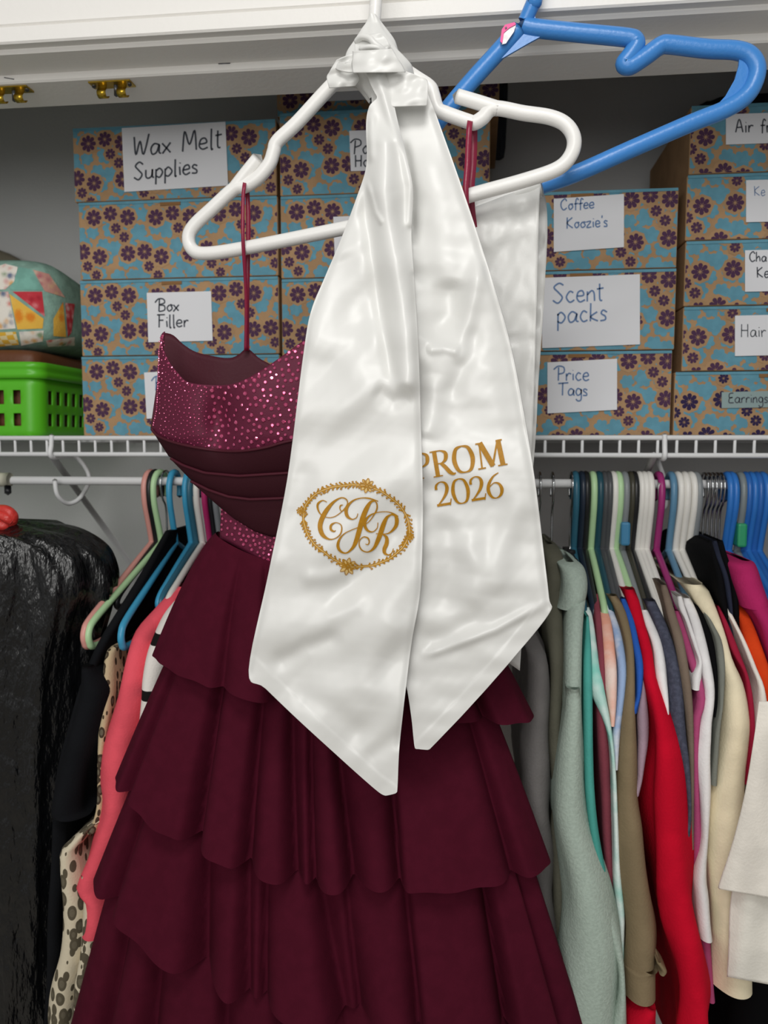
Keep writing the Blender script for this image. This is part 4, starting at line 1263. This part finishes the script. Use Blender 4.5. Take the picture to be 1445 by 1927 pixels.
for y, x0, x1 in ((298, 915, 948), (280, 912, 951), (220, 912, 954), (150, 912, 956), (80, 912, 956), (52, 914, 955)):
    a, b = P(x0, y, 1.41), P(x1, y, 1.41)
    rs.append([(a[0] + (b[0] - a[0]) * (.5 + .5 * math.cos(t)), 1.41 + .012 * math.sin(t) + .002 * math.sin(5 * t + y), a[2]) for t in [k * 2 * math.pi / 32 for k in range(32)]])
v, f = level_loft(rs)  # unidentified dark band, built as a thin charcoal strip
o = tag(mobj('cloth_strip', v, f, M_dark, None), 'dark strip of cloth hanging on the wall beside the second stack of boxes', 'cloth'); place(o)

# ------------------------------------------------------------------ hangers on the rod
rodtop = ZR + .0065
def hanger_parts(kind):
    if kind == 'metal':
        hook = crom([(0, .020, -.030), (0, .021, -.012), (0, .010, .002), (0, -.008, .002), (0, -.020, -.012), (0, -.014, -.035), (0, -.002, -.052), (0, 0, -.105)], 6)
        return tube_vf(hook, .0016, 7)
    hook = crom([(0, .022, -.030), (0, .023, -.014), (0, .012, .0035), (0, -.008, .0045), (0, -.021, -.010), (0, -.021, -.035), (0, -.012, -.062), (0, -.004, -.085), (0, 0, -.10)], 6)
    return tube_vf(hook, .0047, 8)
def hanger_frame():
    pts = [(0, 0, -.098), (0, -.05, -.118), (0, -.12, -.146), (0, -.185, -.172), (0, -.200, -.184), (0, -.200, -.198), (0, -.185, -.206), (0, -.10, -.206), (0, 0, -.206), (0, .10, -.206), (0, .185, -.206), (0, .200, -.198), (0, .200, -.184), (0, .185, -.172), (0, .12, -.146), (0, .05, -.118), (0, 0, -.098)]
    return tube_vf(crom(pts, 5), .0046, 8)
def small_frame():
    pts = [(0, 0, -.098), (0, -.05, -.119), (0, -.10, -.141), (0, -.122, -.151), (0, -.132, -.160), (0, -.128, -.168), (0, -.11, -.170), (0, 0, -.170), (0, .11, -.170), (0, .128, -.168), (0, .132, -.160), (0, .122, -.151), (0, .10, -.141), (0, .05, -.119), (0, 0, -.098)]
    return tube_vf(crom(pts, 5), .0046, 8)
def clip_frame():
    v1 = tube_vf(crom([(0, -.07, -.112), (0, -.03, -.108), (0, 0, -.105), (0, .03, -.108), (0, .07, -.112)], 4), .003, 7)
    cl = [box_vf(-.003, .003, s * .06 - .009, s * .06 + .009, -.130, -.108) for s in (-1, 1)]
    v2 = box_vf(-.005, .005, -.022, .022, -.122, -.102)
    return merge(v1, v2, *cl)
hmesh = {}
def vf_mesh(key, vf, m):
    if key not in hmesh:
        me = bpy.data.meshes.new(key)
        me.from_pydata([tuple(map(float, q)) for q in vf[0]], [], [tuple(q) for q in vf[1]])
        me.polygons.foreach_set('use_smooth', [True] * len(me.polygons))
        me.materials.append(m)
        hmesh[key] = me
    return hmesh[key]
ME_hook = vf_mesh('hook', hanger_parts('plastic'), M_white_pl)
ME_frame = vf_mesh('frame', hanger_frame(), M_white_pl)
ME_small = vf_mesh('small_frame', small_frame(), M_white_pl)
ME_mhook = vf_mesh('metal_hook', hanger_parts('metal'), M_chrome)
ME_clip = vf_mesh('clip_bar', clip_frame(), M_black_pl)
def rod_hanger(px, m, label, group, kind='plastic', rz=0.0, py=905, full=False):
    t = thing('clothes_hanger', label, 'hanger', group)
    X = float(P(px, py, ROD_Y - .012)[0])
    t.location = (X, ROD_Y, rodtop + .0008)
    t.rotation_euler = (0, 0, rz)
    for nm, me in ((('hook', ME_hook), ('frame', ME_frame if full else ME_small)) if kind == 'plastic' else (('hook', ME_mhook), ('clip_bar', ME_clip)) if kind == 'metal' else (('hook', ME_mhook), ('frame', ME_small))):
        o = bpy.data.objects.new(nm, me); COL.objects.link(o); o.parent = t
        if m is not None and not (kind != 'plastic' and nm == 'hook'):
            o.material_slots[0].link = 'OBJECT'; o.material_slots[0].material = m
        if kind == 'metal':
            o.location = (0, 0, .004)
        elif kind == 'mixed':
            o.location = (0, 0, .004) if nm == 'hook' else (0, 0, 0)
    return t
PL = {k: mat('hanger_' + k, c, .35, .45) for k, c in dict(teal='#2f6378', navy='#1c2838', mint='#b4d8a6', dteal='#1f4a58', charcoal='#4a4c4f', white='#e4e2dc', grey='#84898c', olive='#3d3b30', slate='#5c88a6', purple='#9c2c70', blue='#2f74c4', blue2='#2a66b4', sky='#3f9cc4', pink='#d99a90', black='#1b1c1e', clear='#7d8688', magenta='#b02866').items()}
HL = [
 (1084, 'teal', 'dark teal hanger, first plastic one right of the satin stole'), (1096, 'navy', 'navy hanger beside the dark teal one'), (1104, 'black', 'black hanger left of the mint hanger'),
 (1117, 'mint', 'mint green hanger between black and deep teal hangers'), (1129, 'dteal', 'deep teal hanger right of the mint hanger'), (1139, 'charcoal', 'charcoal hanger between deep teal and white'), (1147, 'charcoal', 'second charcoal hanger, touching the white one'),
 (1156, 'white', 'single white hanger left of the second mint hanger'), (1165, 'mint', 'mint green hanger touching a white one'), (1177, 'grey', 'grey hanger with a blue size tag'), (1189, 'olive', 'dark olive hanger left of the three white hangers'), (1195, 'black', 'black hanger touching the three white hangers'),
 (1206, 'white', 'leftmost of three white hangers pressed together'), (1215, 'white', 'middle of three white hangers pressed together'), (1224, 'white', 'rightmost of three white hangers pressed together'),
 (1243, 'purple', 'only purple hanger on the rod'), (1266, 'slate', 'slate blue hanger right of the purple one'), (1279, 'white', 'white hanger next to the slate blue one'), (1292, 'white', 'second white hanger from the slate blue one'), (1304, 'white', 'third white hanger from the slate blue one'), (1313, 'grey', 'pale grey hanger just left of the metal hooks'),
 (1373, 'blue', 'bright blue hanger just right of the metal hooks'), (1381, 'blue', 'second bright blue hanger from the metal hooks'), (1397, 'clear', 'smoky clear hanger with a green size tag'), (1408, 'blue2', 'blue hanger right of the smoky clear one'), (1418, 'blue', 'second blue hanger right of the smoky clear one'), (1429, 'blue2', 'third blue hanger right of the smoky clear one'), (1440, 'blue', 'blue hanger at the right edge of the picture'),
]
for px, c, lab in HL:
    h_ = rod_hanger(px, PL[c], lab, 'plastic hangers on the rod', rz=rng.uniform(-.03, .03))
    if px in (1177, 1397):
        v, f = box_vf(-.0062, .0062, -.024, .006, -.090, -.058)
        tg = mobj('size_tag', v, f, mat('size_tag_blue', '#3f7fa6', .4) if px == 1177 else mat('size_tag_green', '#2f9a6a', .4), h_, smooth=False)
        md = tg.modifiers.new('bevel', 'BEVEL'); md.width = .003; md.segments = 2
for px, lab in ((1017, 'chrome hook hanger nearest the satin stole'), (1041, 'chrome hook hanger holding the olive hoodie'), (1077, 'chrome hook hanger touching the dark teal hanger')):
    rod_hanger(px, M_black_pl, lab, 'chrome hook hangers', 'metal')
for k, px in enumerate((1330, 1338, 1346, 1354, 1361)):
    rod_hanger(px, M_black_pl, ('first', 'second', 'third', 'fourth', 'fifth')[k] + ' from the left in the row of chrome clip hangers with black skirts', 'chrome hook hangers', 'metal', rz=rng.uniform(-.04, .04))
for px, c, kind, lab in ((277, 'pink', 'plastic', 'pink hanger, leftmost on the rod'), (286, 'black', 'plastic', 'black hanger squeezed between pink and mint'), (295, 'mint', 'plastic', 'mint green hanger over the black dress by the bin bag'), (306, 'black', 'mixed', 'chrome hook hanger between mint and sky blue'),
                         (322, 'sky', 'plastic', 'sky blue hanger sticking out in front of the black dress'), (352, 'sky', 'plastic', 'second sky blue hanger, above the coral shirt'), (361, 'teal', 'plastic', 'dark teal hanger behind the second sky blue one'), (374, 'white', 'plastic', 'white hanger left of the magenta one by the bodice'), (388, 'magenta', 'plastic', 'magenta hanger by the burgundy bodice'), (399, 'black', 'plastic', 'black hanger next to the magenta one'), (408, 'grey', 'plastic', 'grey hanger half hidden by the burgundy waistband')):
    rod_hanger(px, PL[c], lab, 'hangers left of the dress', kind, rz={295: -.075, 277: -.03, 322: .03}.get(px, rng.uniform(-.02, .02)), full=px in (277, 295, 322))

# ------------------------------------------------------------------ garments on the rod
def fabric(name, c, **k):
    d = dict(rough=.95, spec=.08, bump=.12, bscale=350, var=.06, vscale=25)
    d.update(k)
    return mat('cloth_' + name, c, **d)
EDGES = []      # near outlines of the finished layout, so that neighbours stay apart
def edge_curve(edge, side, nv):
    e = crom([tuple(q) for q in edge], 8)
    s = np.concatenate([[0], np.cumsum(np.hypot(np.diff(e[:, 0]), np.diff(e[:, 1])))]); s /= s[-1]
    t = np.linspace(0, 1, nv)
    ex, ey, eY = (np.interp(t, s, e[:, k]) for k in range(3))
    return t, PV(ex, ey, eY), eY
def garment(name, label, cat, edge, m, side=1, th=.010, far=.36, wav=.004, seed=0, grp=None, parent=None, nv=44, partname='body', flat=False, free=False, grow=6.0):
    """edge: (x, y, Y) picture positions and distance of the outline nearest the camera, from neck down to hem.
    side +1: outline is the right edge (things right of the stole), -1: the left edge."""
    t, pp, eY = edge_curve(edge, side, nv)
    V = []
    nu = 44
    W = Waves(seed + 100, .09, 5, .5, 0.2); W2 = Waves(seed + 300, .16, 4, .5)
    room = np.full(nv, 9.0)
    if not free:
        for sd, q in EDGES:
            if sd != side:
                continue
            z = q[:, 2][::-1]; x = q[:, 0][::-1]
            ins = (pp[:, 2] > z[0]) & (pp[:, 2] < z[-1])
            gap = side * (pp[:, 0] - np.interp(pp[:, 2], z, x))
            room = np.where(ins & (gap > .0015), np.minimum(room, gap), room)
    TT = np.array([th * ((0.45 + .55 * min(1, u * 3.0)) * (1 + .2 * math.sin(5 * u + seed)) if not flat else min(1, .15 + u * grow)) for u in t])
    TT = np.maximum(.0012, np.minimum(TT, room * .5))
    for _ in range(3):          # no sudden steps
        pad = np.concatenate([TT[:1]] * 2 + [TT] + [TT[-1:]] * 2)
        TT = np.minimum(TT, sum(pad[k:k + nv] for k in range(5)) / 5) * .4 + .6 * sum(pad[k:k + nv] for k in range(5)) / 5
    for j in range(nv):
        p = pp[j]
        tt = float(TT[j])
        L = min(far, 2 * (ROD_Y - eY[j]) + .02) if far > .2 else far
        L = max(L, .03)
        xc = p[0] - side * tt
        wa = min(wav, tt * .5)
        a = np.arange(nu) * 2 * math.pi / nu
        c, sn = np.cos(a), np.sin(a)
        # a thin rounded slab running away from the camera
        nose = min(tt * 1.6, L * .5)
        yy = np.where(c > 0, p[1] + nose * (1 - c ** .8 if False else 1 - np.abs(c)), p[1] + nose + (L - nose) * np.abs(c) ** 1.0)
        xx = xc + tt * np.where(c > 0, sn, np.sign(sn) * np.abs(sn) ** .25)
        dd = yy - p[1]
        wv = wa * np.minimum(1, dd / .03 + .15) * (W(dd, p[2]) + .6 * W2(dd, p[2])) * min(1, t[j] * 2 + .2)
        V += list(np.stack([xx + wv, yy, np.full(nu, p[2])], 1))
    F = grid_faces(nu, nv, True)
    F.append(tuple(range(nu)))
    if parent is None:
        root = thing(name, label, cat, grp)
        mobj(partname, V, F, m, root)
        return root
    return mobj(name, V, F, m, parent)
QUEUE = []
GR = 'clothes hanging right of the dress'
def shirt(label, cat, edge, m, extra=(), **k):
    QUEUE.append((label, cat, edge, m, extra, k))
    EDGES.append((k.get('side', 1), edge_curve(edge, 1, 60)[1]))
def sew_all():
    for label, cat, edge, m, extra, k in QUEUE:
        g = garment(cat.replace(' ', '_'), label, cat, edge, m, grp=GR if k.get('side', 1) > 0 else 'clothes hanging left of the dress', **k)
        for nm, e2, m2, k2 in extra:
            if callable(e2):
                e2(g)
                continue
            kk = dict(side=k.get('side', 1), flat=True, free=True); kk.update(k2)
            garment(nm, None, None, e2, m2, parent=g, **kk)
        setbase(g)
n1, n2, n3 = 1.02, .90, .875
Mg = {}
C_ = dict(char='#6f6c6b', olive='#5d5c50', sage='#a9b8ad', aqua='#7fd0c0', teal='#4fa298', wine='#8a4450', peach='#f0b7a0', sky='#a9bfdc', brown='#85755b', royal='#2f5fb8', mauve='#a58e9c', red='#c8102c', white='#eeecec', slate='#4d5060', taupe='#7c6d60', pinkm='#b4507c', black='#0e0e10', grey='#7d8078', cream='#efe3c4', ivory='#f2ece2', orange='#d8451c', mag='#b02a62', navy='#2a2e3e')
for k, c in C_.items():
    Mg[k] = fabric(k, c)
Mg['aqua'] = fabric('tie_dye_aqua', '#6fcaba', col2='#e6f2ee', var=.1, vscale=14)
Mg['peach'] = fabric('tie_dye_peach', '#f0ad96', col2='#f3d9cf', var=.1, vscale=18)
Mg['sky'] = fabric('tie_dye_sky', '#9db6dc', col2='#e3e6ee', var=.1, vscale=26)
Mg['heather'] = fabric('heather_sage', '#a9b8ad', var=.05, vscale=300, bump=.2)
B = 2150
shirt('charcoal grey sweatshirt, first garment right of the burgundy skirt', 'sweatshirt', [(1000, 1175, 1.0), (1020, 1215, .93), (1035, 1260, .90), (1038, 1400, .885), (1042, 1700, .88), (1060, B, .875)], Mg['char'], th=.016, seed=1)
shirt('dark olive hoodie with its hood up beside the sage hoodie', 'hoodie', [(1022, 1030, 1.08), (1045, 1032, 1.05), (1060, 1070, 1.02), (1063, 1120, .98), (1061, 1180, .94), (1062, 1260, .91), (1060, 1400, .90), (1064, 1700, .895), (1080, B, .89)], Mg['olive'], th=.014, seed=2,
      extra=[('hood', [(1040, 1024, 1.06), (1058, 1040, 1.03), (1066, 1075, 1.0), (1064, 1110, .985), (1056, 1132, .985)], Mg['olive'], dict(th=.012, far=.12, wav=.002))])
shirt('sage green hoodie with a thick folded hood', 'hoodie', [(1083, 1066, 1.02), (1100, 1085, .99), (1106, 1120, .96), (1102, 1160, .93), (1098, 1230, .90), (1097, 1300, .885), (1100, 1400, .88), (1108, 1538, .872), (1150, 1677, .862), (1172, 1780, .857), (1181, 1920, .852), (1186, B, .85)], Mg['heather'], th=.021, seed=3,
      extra=[('hood', [(1080, 1058, .995), (1100, 1070, .975), (1108, 1100, .955), (1106, 1130, .945), (1098, 1150, .945)], Mg['heather'], dict(th=.015, far=.12, wav=.001, seed=4)),
             ('sleeve', [(1093, 1298, .877), (1097, 1340, .872), (1101, 1440, .866), (1110, 1545, .862), (1152, 1680, .852), (1174, 1782, .847), (1182, 1920, .843), (1186, B, .84)], Mg['heather'], dict(th=.044, far=.09, wav=.002, seed=5, grow=1.0))])
shirt('aqua and white tie dye shirt next to the sage hoodie', 'shirt', [(1112, 1143, 1.0), (1119, 1174, .96), (1128, 1230, .92), (1142, 1295, .895), (1154, 1392, .885), (1161, 1470, .882), (1166, 1607, .88), (1177, 1711, .878), (1175, 1775, .878), (1172, 1900, .878)], Mg['aqua'], th=.011, seed=6,
      extra=[('sleeve', [(1108, 1160, .955), (1114, 1230, .91), (1117, 1320, .887), (1118, 1420, .878), (1126, 1560, .872), (1150, 1680, .868)], Mg['teal'], dict(th=.005, far=.05, wav=.001))])
shirt('wine coloured shirt between aqua tie dye and peach', 'shirt', [(1126, 1118, 1.02), (1132, 1160, .97), (1138, 1230, .92), (1142, 1300, .90), (1150, 1500, .895), (1160, 1900, .89)], Mg['wine'], th=.006, seed=7)
shirt('peach tie dye shirt with a narrow bright edge', 'shirt', [(1143, 1146, 1.0), (1152, 1174, .965), (1160, 1215, .93), (1166, 1260, .905), (1164, 1310, .895), (1157, 1368, .888)], Mg['peach'], th=.009, seed=8)
shirt('pale blue and white tie dye shirt beside the peach one', 'shirt', [(1150, 1138, 1.0), (1170, 1191, .955), (1180, 1253, .915), (1177, 1310, .90), (1168, 1380, .892), (1163, 1450, .89)], Mg['sky'], th=.007, seed=9)
shirt('khaki brown shirt with a rolled buttoned cuff', 'shirt', [(1162, 1122, 1.0), (1180, 1157, .965), (1194, 1226, .92), (1199, 1330, .892), (1203, 1400, .885), (1206, 1504, .878), (1221, 1573, .872), (1232, 1677, .866), (1243, 1780, .860), (1243, 1895, .857)], Mg['brown'], th=.015, seed=10,
      extra=[('cuff', [(1243, 1835, .855), (1244, 1860, .854), (1243, 1897, .853)], Mg['brown'], dict(th=.0175, far=.10, wav=.001, grow=40)), ('cuff_tab', [(1244, 1812, .853), (1256, 1830, .851), (1253, 1838, .851)], Mg['brown'], dict(th=.003, far=.03, wav=0))])
shirt('royal blue shirt between khaki and red', 'shirt', [(1178, 1127, 1.0), (1194, 1167, .96), (1204, 1210, .93), (1211, 1253, .91), (1208, 1300, .90), (1198, 1345, .892)], Mg['royal'], th=.008, seed=11)
shirt('mauve shirt sleeve showing under the royal blue one', 'shirt', [(1192, 1160, .97), (1210, 1260, .92), (1220, 1340, .90), (1222, 1395, .892), (1216, 1440, .888), (1205, 1500, .886)], Mg['mauve'], th=.010, seed=12)
shirt('bright red long sleeved shirt', 'shirt', [(1196, 1110, 1.01), (1206, 1135, .985), (1216, 1174, .955), (1231, 1226, .925), (1238, 1280, .90), (1256, 1340, .888), (1277, 1400, .878), (1296, 1469, .870), (1302, 1540, .866), (1306, 1607, .863), (1326, 1746, .855), (1341, 1850, .850), (1352, 1927, .847), (1370, B, .84)], Mg['red'], th=.020, seed=13, wav=.005,
      extra=[('sleeve_cuff', [(1236, 1902, .85), (1242, 1960, .848), (1248, B, .845)], Mg['red'], dict(th=.017, far=.06, wav=.001))])
shirt('white shirt edge between red and dark slate', 'shirt', [(1220, 1148, .99), (1232, 1174, .965), (1246, 1209, .935), (1256, 1255, .912), (1261, 1300, .90), (1260, 1345, .892)], Mg['white'], th=.008, seed=14)
shirt('dark slate heather shirt right of the red one', 'shirt', [(1236, 1132, .99), (1256, 1174, .955), (1274, 1226, .92), (1287, 1295, .898), (1298, 1399, .885), (1302, 1470, .88), (1302, 1570, .878), (1300, 1640, .878)], fabric('slate_heather', '#4d5060', var=.15, vscale=200), th=.013, seed=15)
shirt('taupe brown shirt right of the dark slate one', 'shirt', [(1256, 1101, 1.0), (1274, 1157, .955), (1291, 1209, .92), (1305, 1295, .897), (1308, 1382, .888), (1306, 1600, .885)], Mg['taupe'], th=.009, seed=16)
shirt('white shirt with a ribbed collar, left of the pink one', 'shirt', [(1284, 1122, .99), (1301, 1174, .955), (1314, 1215, .93), (1322, 1250, .91), (1318, 1300, .90)], Mg['white'], th=.007, seed=17)
shirt('raspberry pink shirt between white shirts', 'shirt', [(1280, 1150, .985), (1312, 1243, .92), (1330, 1304, .90), (1328, 1340, .893), (1321, 1368, .89), (1318, 1500, .888), (1350, 1890, .885)], Mg['pinkm'], th=.009, seed=18)
shirt('white shirt with a long pointed sleeve over the cream one', 'shirt', [(1301, 1126, .99), (1319, 1167, .96), (1336, 1226, .925), (1348, 1295, .90), (1347, 1364, .889), (1348, 1400, .886), (1342, 1490, .882), (1332, 1642, .878), (1338, 1700, .874), (1347, 1776, .870)], Mg['white'], th=.013, seed=19)
shirt('black top between white and grey shirts', 'shirt', [(1318, 1140, .985), (1342, 1200, .94), (1350, 1250, .915), (1352, 1300, .905), (1350, 1350, .90)], Mg['black'], th=.006, seed=20)
shirt('grey sage shirt left of the cream one', 'shirt', [(1324, 1130, .985), (1343, 1174, .95), (1360, 1209, .928), (1366, 1260, .907), (1363, 1320, .895), (1358, 1368, .888), (1352, 1480, .886)], Mg['grey'], th=.009, seed=21)
shirt('cream coloured long shirt', 'shirt', [(1330, 1101, 1.0), (1345, 1122, .98), (1367, 1191, .94), (1382, 1243, .915), (1405, 1295, .897), (1417, 1364, .885), (1414, 1420, .882), (1411, 1480, .88), (1418, 1640, .874), (1428, 1780, .868), (1433, 1884, .865)], Mg['cream'], th=.036, seed=22)
for k, (px_, c) in enumerate(((1340, 'black'), (1350, 'navy'), (1362, 'black'))):
    shirt(('black skirt clipped nearest the grey sage shirt', 'navy skirt clipped between two black skirts', 'black skirt clipped nearest the blue hangers')[k], 'skirt', [(px_, 1018, 1.05), (px_ + 8, 1045, 1.0), (px_ + 26, 1100, .975), (px_ + 32, 1180, .965), (px_ + 34, 1290, .96)], Mg[c], th=.005, seed=30 + k)
shirt('ivory tee with a wide short sleeve', 'shirt', [(1368, 1135, .99), (1379, 1157, .965), (1405, 1209, .935), (1426, 1260, .912), (1444, 1312, .897), (1462, 1450, .884), (1478, 1600, .874), (1490, 1700, .868)], Mg['ivory'], th=.020, seed=23,
      extra=[('short_sleeve', lambda g: px_sheet('short_sleeve', crom([(1428, 1320), (1417, 1400), (1400, 1500), (1377, 1590), (1352, 1666), (1354, 1673)], 6), crom([(1480, 1320), (1492, 1400), (1500, 1500), (1505, 1590), (1508, 1690), (1508, 1700)], 6), lambda x, y: .850 - .016 * np.sin(np.clip((x - 1350) / 160, 0, 1) * math.pi) - .003 * np.sin(x / 17 + y / 60), Mg['ivory'], g, 40, 50), None, None),
             ('body_hem', lambda g: px_sheet('body_hem', crom([(1385, 1640), (1374, 1700), (1371, 1780), (1368, 1838)], 6), crom([(1500, 1640), (1500, 1720), (1500, 1790), (1500, 1862)], 6), lambda x, y: .858 - .010 * np.sin(np.clip((x - 1366) / 140, 0, 1) * math.pi) - .003 * np.sin(x / 13 + y / 90), fabric('ivory_light', '#ece8de'), g, 40, 40), None, None)])
shirt('crimson shirt edge between cream and ivory', 'shirt', [(1356, 1140, .985), (1392, 1225, .925), (1416, 1300, .90), (1424, 1400, .89), (1420, 1480, .888)], fabric('crimson', '#a3243f'), th=.005, seed=24)
shirt('orange shirt at the right edge of the picture', 'shirt', [(1396, 1136, .99), (1420, 1170, .955), (1450, 1240, .92), (1480, 1330, .90), (1500, 1500, .89)], Mg['orange'], th=.018, seed=25)
shirt('magenta hoodie with its hood over the blue hangers', 'hoodie', [(1418, 1062, 1.01), (1440, 1100, .97), (1465, 1170, .93), (1490, 1260, .91), (1510, 1400, .90)], Mg['mag'], th=.020, seed=26,
      extra=[('hood', [(1414, 1056, .985), (1432, 1066, .968), (1446, 1105, .95), (1462, 1150, .94)], Mg['mag'], dict(th=.016, far=.1, wav=.001))])
shirt('dark trousers hanging low behind the ivory tee', 'trousers', [(1460, 1500, .93), (1466, 1800, .925), (1470, B, .92)], Mg['black'], th=.03, seed=27)

# left of the dress
shirt('black sleeveless dress on the mint hanger', 'dress', [(308, 1000, 1.09), (288, 1034, 1.06), (252, 1094, 1.0), (208, 1164, .94), (180, 1212, .915), (152, 1280, .905), (128, 1350, .90), (104, 1440, .895), (92, 1560, .89), (85, 1700, .888), (70, B, .885)], fabric('black_dress', '#16171a'), side=-1, th=.009, seed=40,
      extra=[('sleeve', [(150, 1255, .896), (128, 1340, .888), (104, 1430, .882), (78, 1532, .876), (92, 1545, .875)], fabric('black_dress', '#16171a'), dict(th=.020, far=.08, wav=.002))])
def spots(name, base, dark, scale, thr=.45, stretch=(1, 1, 1)):
    m = fabric(name, base)
    nt = m.node_tree; b = nt.nodes['Principled BSDF']
    tc = nt.nodes.new('ShaderNodeTexCoord'); mp = nt.nodes.new('ShaderNodeMapping'); mp.inputs['Scale'].default_value = stretch
    vo = nt.nodes.new('ShaderNodeTexVoronoi'); vo.inputs['Scale'].default_value = scale
    nt.links.new(tc.outputs['Object'], mp.inputs[0]); nt.links.new(mp.outputs[0], vo.inputs['Vector'])
    r = nt.nodes.new('ShaderNodeValToRGB'); r.color_ramp.interpolation = 'CONSTANT'
    r.color_ramp.elements[0].color = lin('#6d6656'); r.color_ramp.elements[1].position = thr; r.color_ramp.elements[1].color = lin(base)
    e = r.color_ramp.elements.new(thr * .55); e.color = lin(dark)
    nt.links.new(vo.outputs['Distance'], r.inputs[0]); nt.links.new(r.outputs[0], b.inputs['Base Color'])
    return m
M_leo = spots('leopard', '#d8cdb4', '#5d5647', 90, .50, (1, 1, .6))
M_plaid = spots('tan_print', '#c9b592', '#4a3f33', 110, .45, (1, 1, .6))
shirt('tan and brown printed blouse under the sky blue hanger', 'blouse', [(222, 1210, .95), (196, 1228, .925), (186, 1300, .91), (182, 1400, .90), (178, 1520, .895), (160, 1570, .89)], M_plaid, side=-1, th=.010, seed=41)
shirt('beige leopard print blouse hanging below the black dress', 'blouse', [(190, 1540, .90), (160, 1558, .888), (118, 1595, .878), (104, 1620, .875), (110, 1720, .873), (102, 1800, .873), (88, 1860, .872), (76, 1960, .87), (70, 2050, .87)], M_leo, side=-1, th=.016, seed=42, wav=.006,
      extra=[('sleeve', [(150, 1650, .872), (148, 1740, .868), (140, 1800, .866), (130, 1860, .865), (128, 1904, .865)], M_leo, dict(th=.012, far=.05, wav=.003))])
shirt('near black garment hanging below the coral shirt', 'garment', [(168, 1774, .895), (160, 1830, .893), (155, 1900, .89), (150, B, .888)], fabric('blackish', '#26292a'), side=-1, th=.014, seed=43)
shirt('coral pink shirt left of the burgundy skirt', 'shirt', [(328, 1104, 1.02), (312, 1118, 1.0), (284, 1148, .97), (247, 1190, .935), (228, 1240, .915), (212, 1300, .90), (190, 1390, .89), (179, 1470, .884), (180, 1530, .88), (156, 1610, .874), (130, 1678, .868), (146, 1700, .867), (148, 1735, .866), (142, 1770, .865)], fabric('coral', '#e85a68'), side=-1, th=.020, seed=44)
def stripes(name, base, dark, scale):
    m = fabric(name, base)
    nt = m.node_tree; b = nt.nodes['Principled BSDF']
    tc = nt.nodes.new('ShaderNodeTexCoord'); wv = nt.nodes.new('ShaderNodeTexWave'); wv.inputs['Scale'].default_value = scale
    wv.bands_direction = 'Z'; wv.inputs['Distortion'].default_value = 1.2
    r = nt.nodes.new('ShaderNodeValToRGB'); r.color_ramp.interpolation = 'CONSTANT'
    r.color_ramp.elements[0].color = lin(base); r.color_ramp.elements[1].position = .9; r.color_ramp.elements[1].color = lin(dark)
    nt.links.new(tc.outputs['Object'], wv.inputs[0]); nt.links.new(wv.outputs[0], r.inputs[0]); nt.links.new(r.outputs[0], b.inputs['Base Color'])
    return m
shirt('white shirt with black stripes behind the burgundy skirt', 'shirt', [(346, 1112, 1.0), (330, 1126, .98), (300, 1160, .95), (276, 1205, .92), (264, 1240, .905), (258, 1285, .895), (257, 1320, .89), (250, 1420, .885), (240, 1500, .88)], stripes('striped', '#e6e0da', '#1d1a1a', 5.2), side=-1, th=.013, seed=45)
shirt('dark top under the white hanger by the waistband', 'shirt', [(398, 1020, 1.05), (372, 1060, 1.0), (352, 1100, .97), (345, 1180, .93), (342, 1300, .92)], Mg['navy'], side=-1, th=.010, seed=46)

sew_all()

# ------------------------------------------------------------------ black bin bag with a red tie
bag = thing('bin_bag', 'glossy black plastic bag tied at the top with red drawstring', 'bag')
M_bag = mat('black_polythene', '#0b0c0e', .25, .6, bump=1.0, bscale=55, stretch=(1, 1, .35))
M_bag2 = M_bag
rs = []
prof = [(966, -22, 10), (976, -30, 16), (984, -70, 30), (992, -120, 105), (1005, -160, 150), (1030, -190, 190), (1060, -200, 208), (1090, -205, 214), (1130, -205, 206), (1200, -210, 188), (1300, -215, 180), (1450, -220, 172), (1650, -225, 168), (1900, -230, 165), (2150, -230, 160)]
pc = crom([tuple(q) for q in prof], 4)
r5 = random.Random(77)
ph = [r5.uniform(0, 6.28) for _ in range(8)]
for y, xl, xr in pc:
    a0, b0 = P(xl, y, .99), P(xr, y, .99)
    cxx, hw = (a0[0] + b0[0]) / 2, abs(b0[0] - a0[0]) / 2
    hy = min(hw, .085)
    ring_ = []
    amp = min(1, hw / .05) * .06
    for k in range(96):
        a = 2 * math.pi * k / 96
        r_ = 1 + amp * (.5 * math.sin(11 * a + ph[0] + y * .004) + .4 * math.sin(19 * a + ph[1] - y * .003) + .35 * math.sin(31 * a + ph[2]) + .25 * math.sin(7 * a + y * .012))
        ring_.append((cxx + hw * r_ * math.cos(a) * .985, .99 + hy * r_ * math.sin(a), a0[2] + .004 * math.sin(9 * a + ph[3])))
    rs.append(ring_)
v, f = level_loft(rs)
mobj('bag_skin', v, f, M_bag, bag)
M_redt = mat('red_drawstring', '#d23a33', .35, .5, bump=.3, bscale=120)
for k, (pts, r_) in enumerate((([(-12, 972, .972), (0, 960, .965), (14, 962, .962), (24, 972, .964), (20, 984, .968), (8, 980, .966), (0, 970, .966)], .007), ([(-20, 975, .97), (-8, 984, .963), (6, 990, .962), (12, 982, .966)], .007), ([(-15, 968, .975), (-4, 966, .962), (10, 974, .958), (20, 980, .962)], .006))):
    v, f = tube_vf(path(pts, .97), r_, 10)
    mobj('red_tie', v, f, M_redt, bag)
setbase(bag)
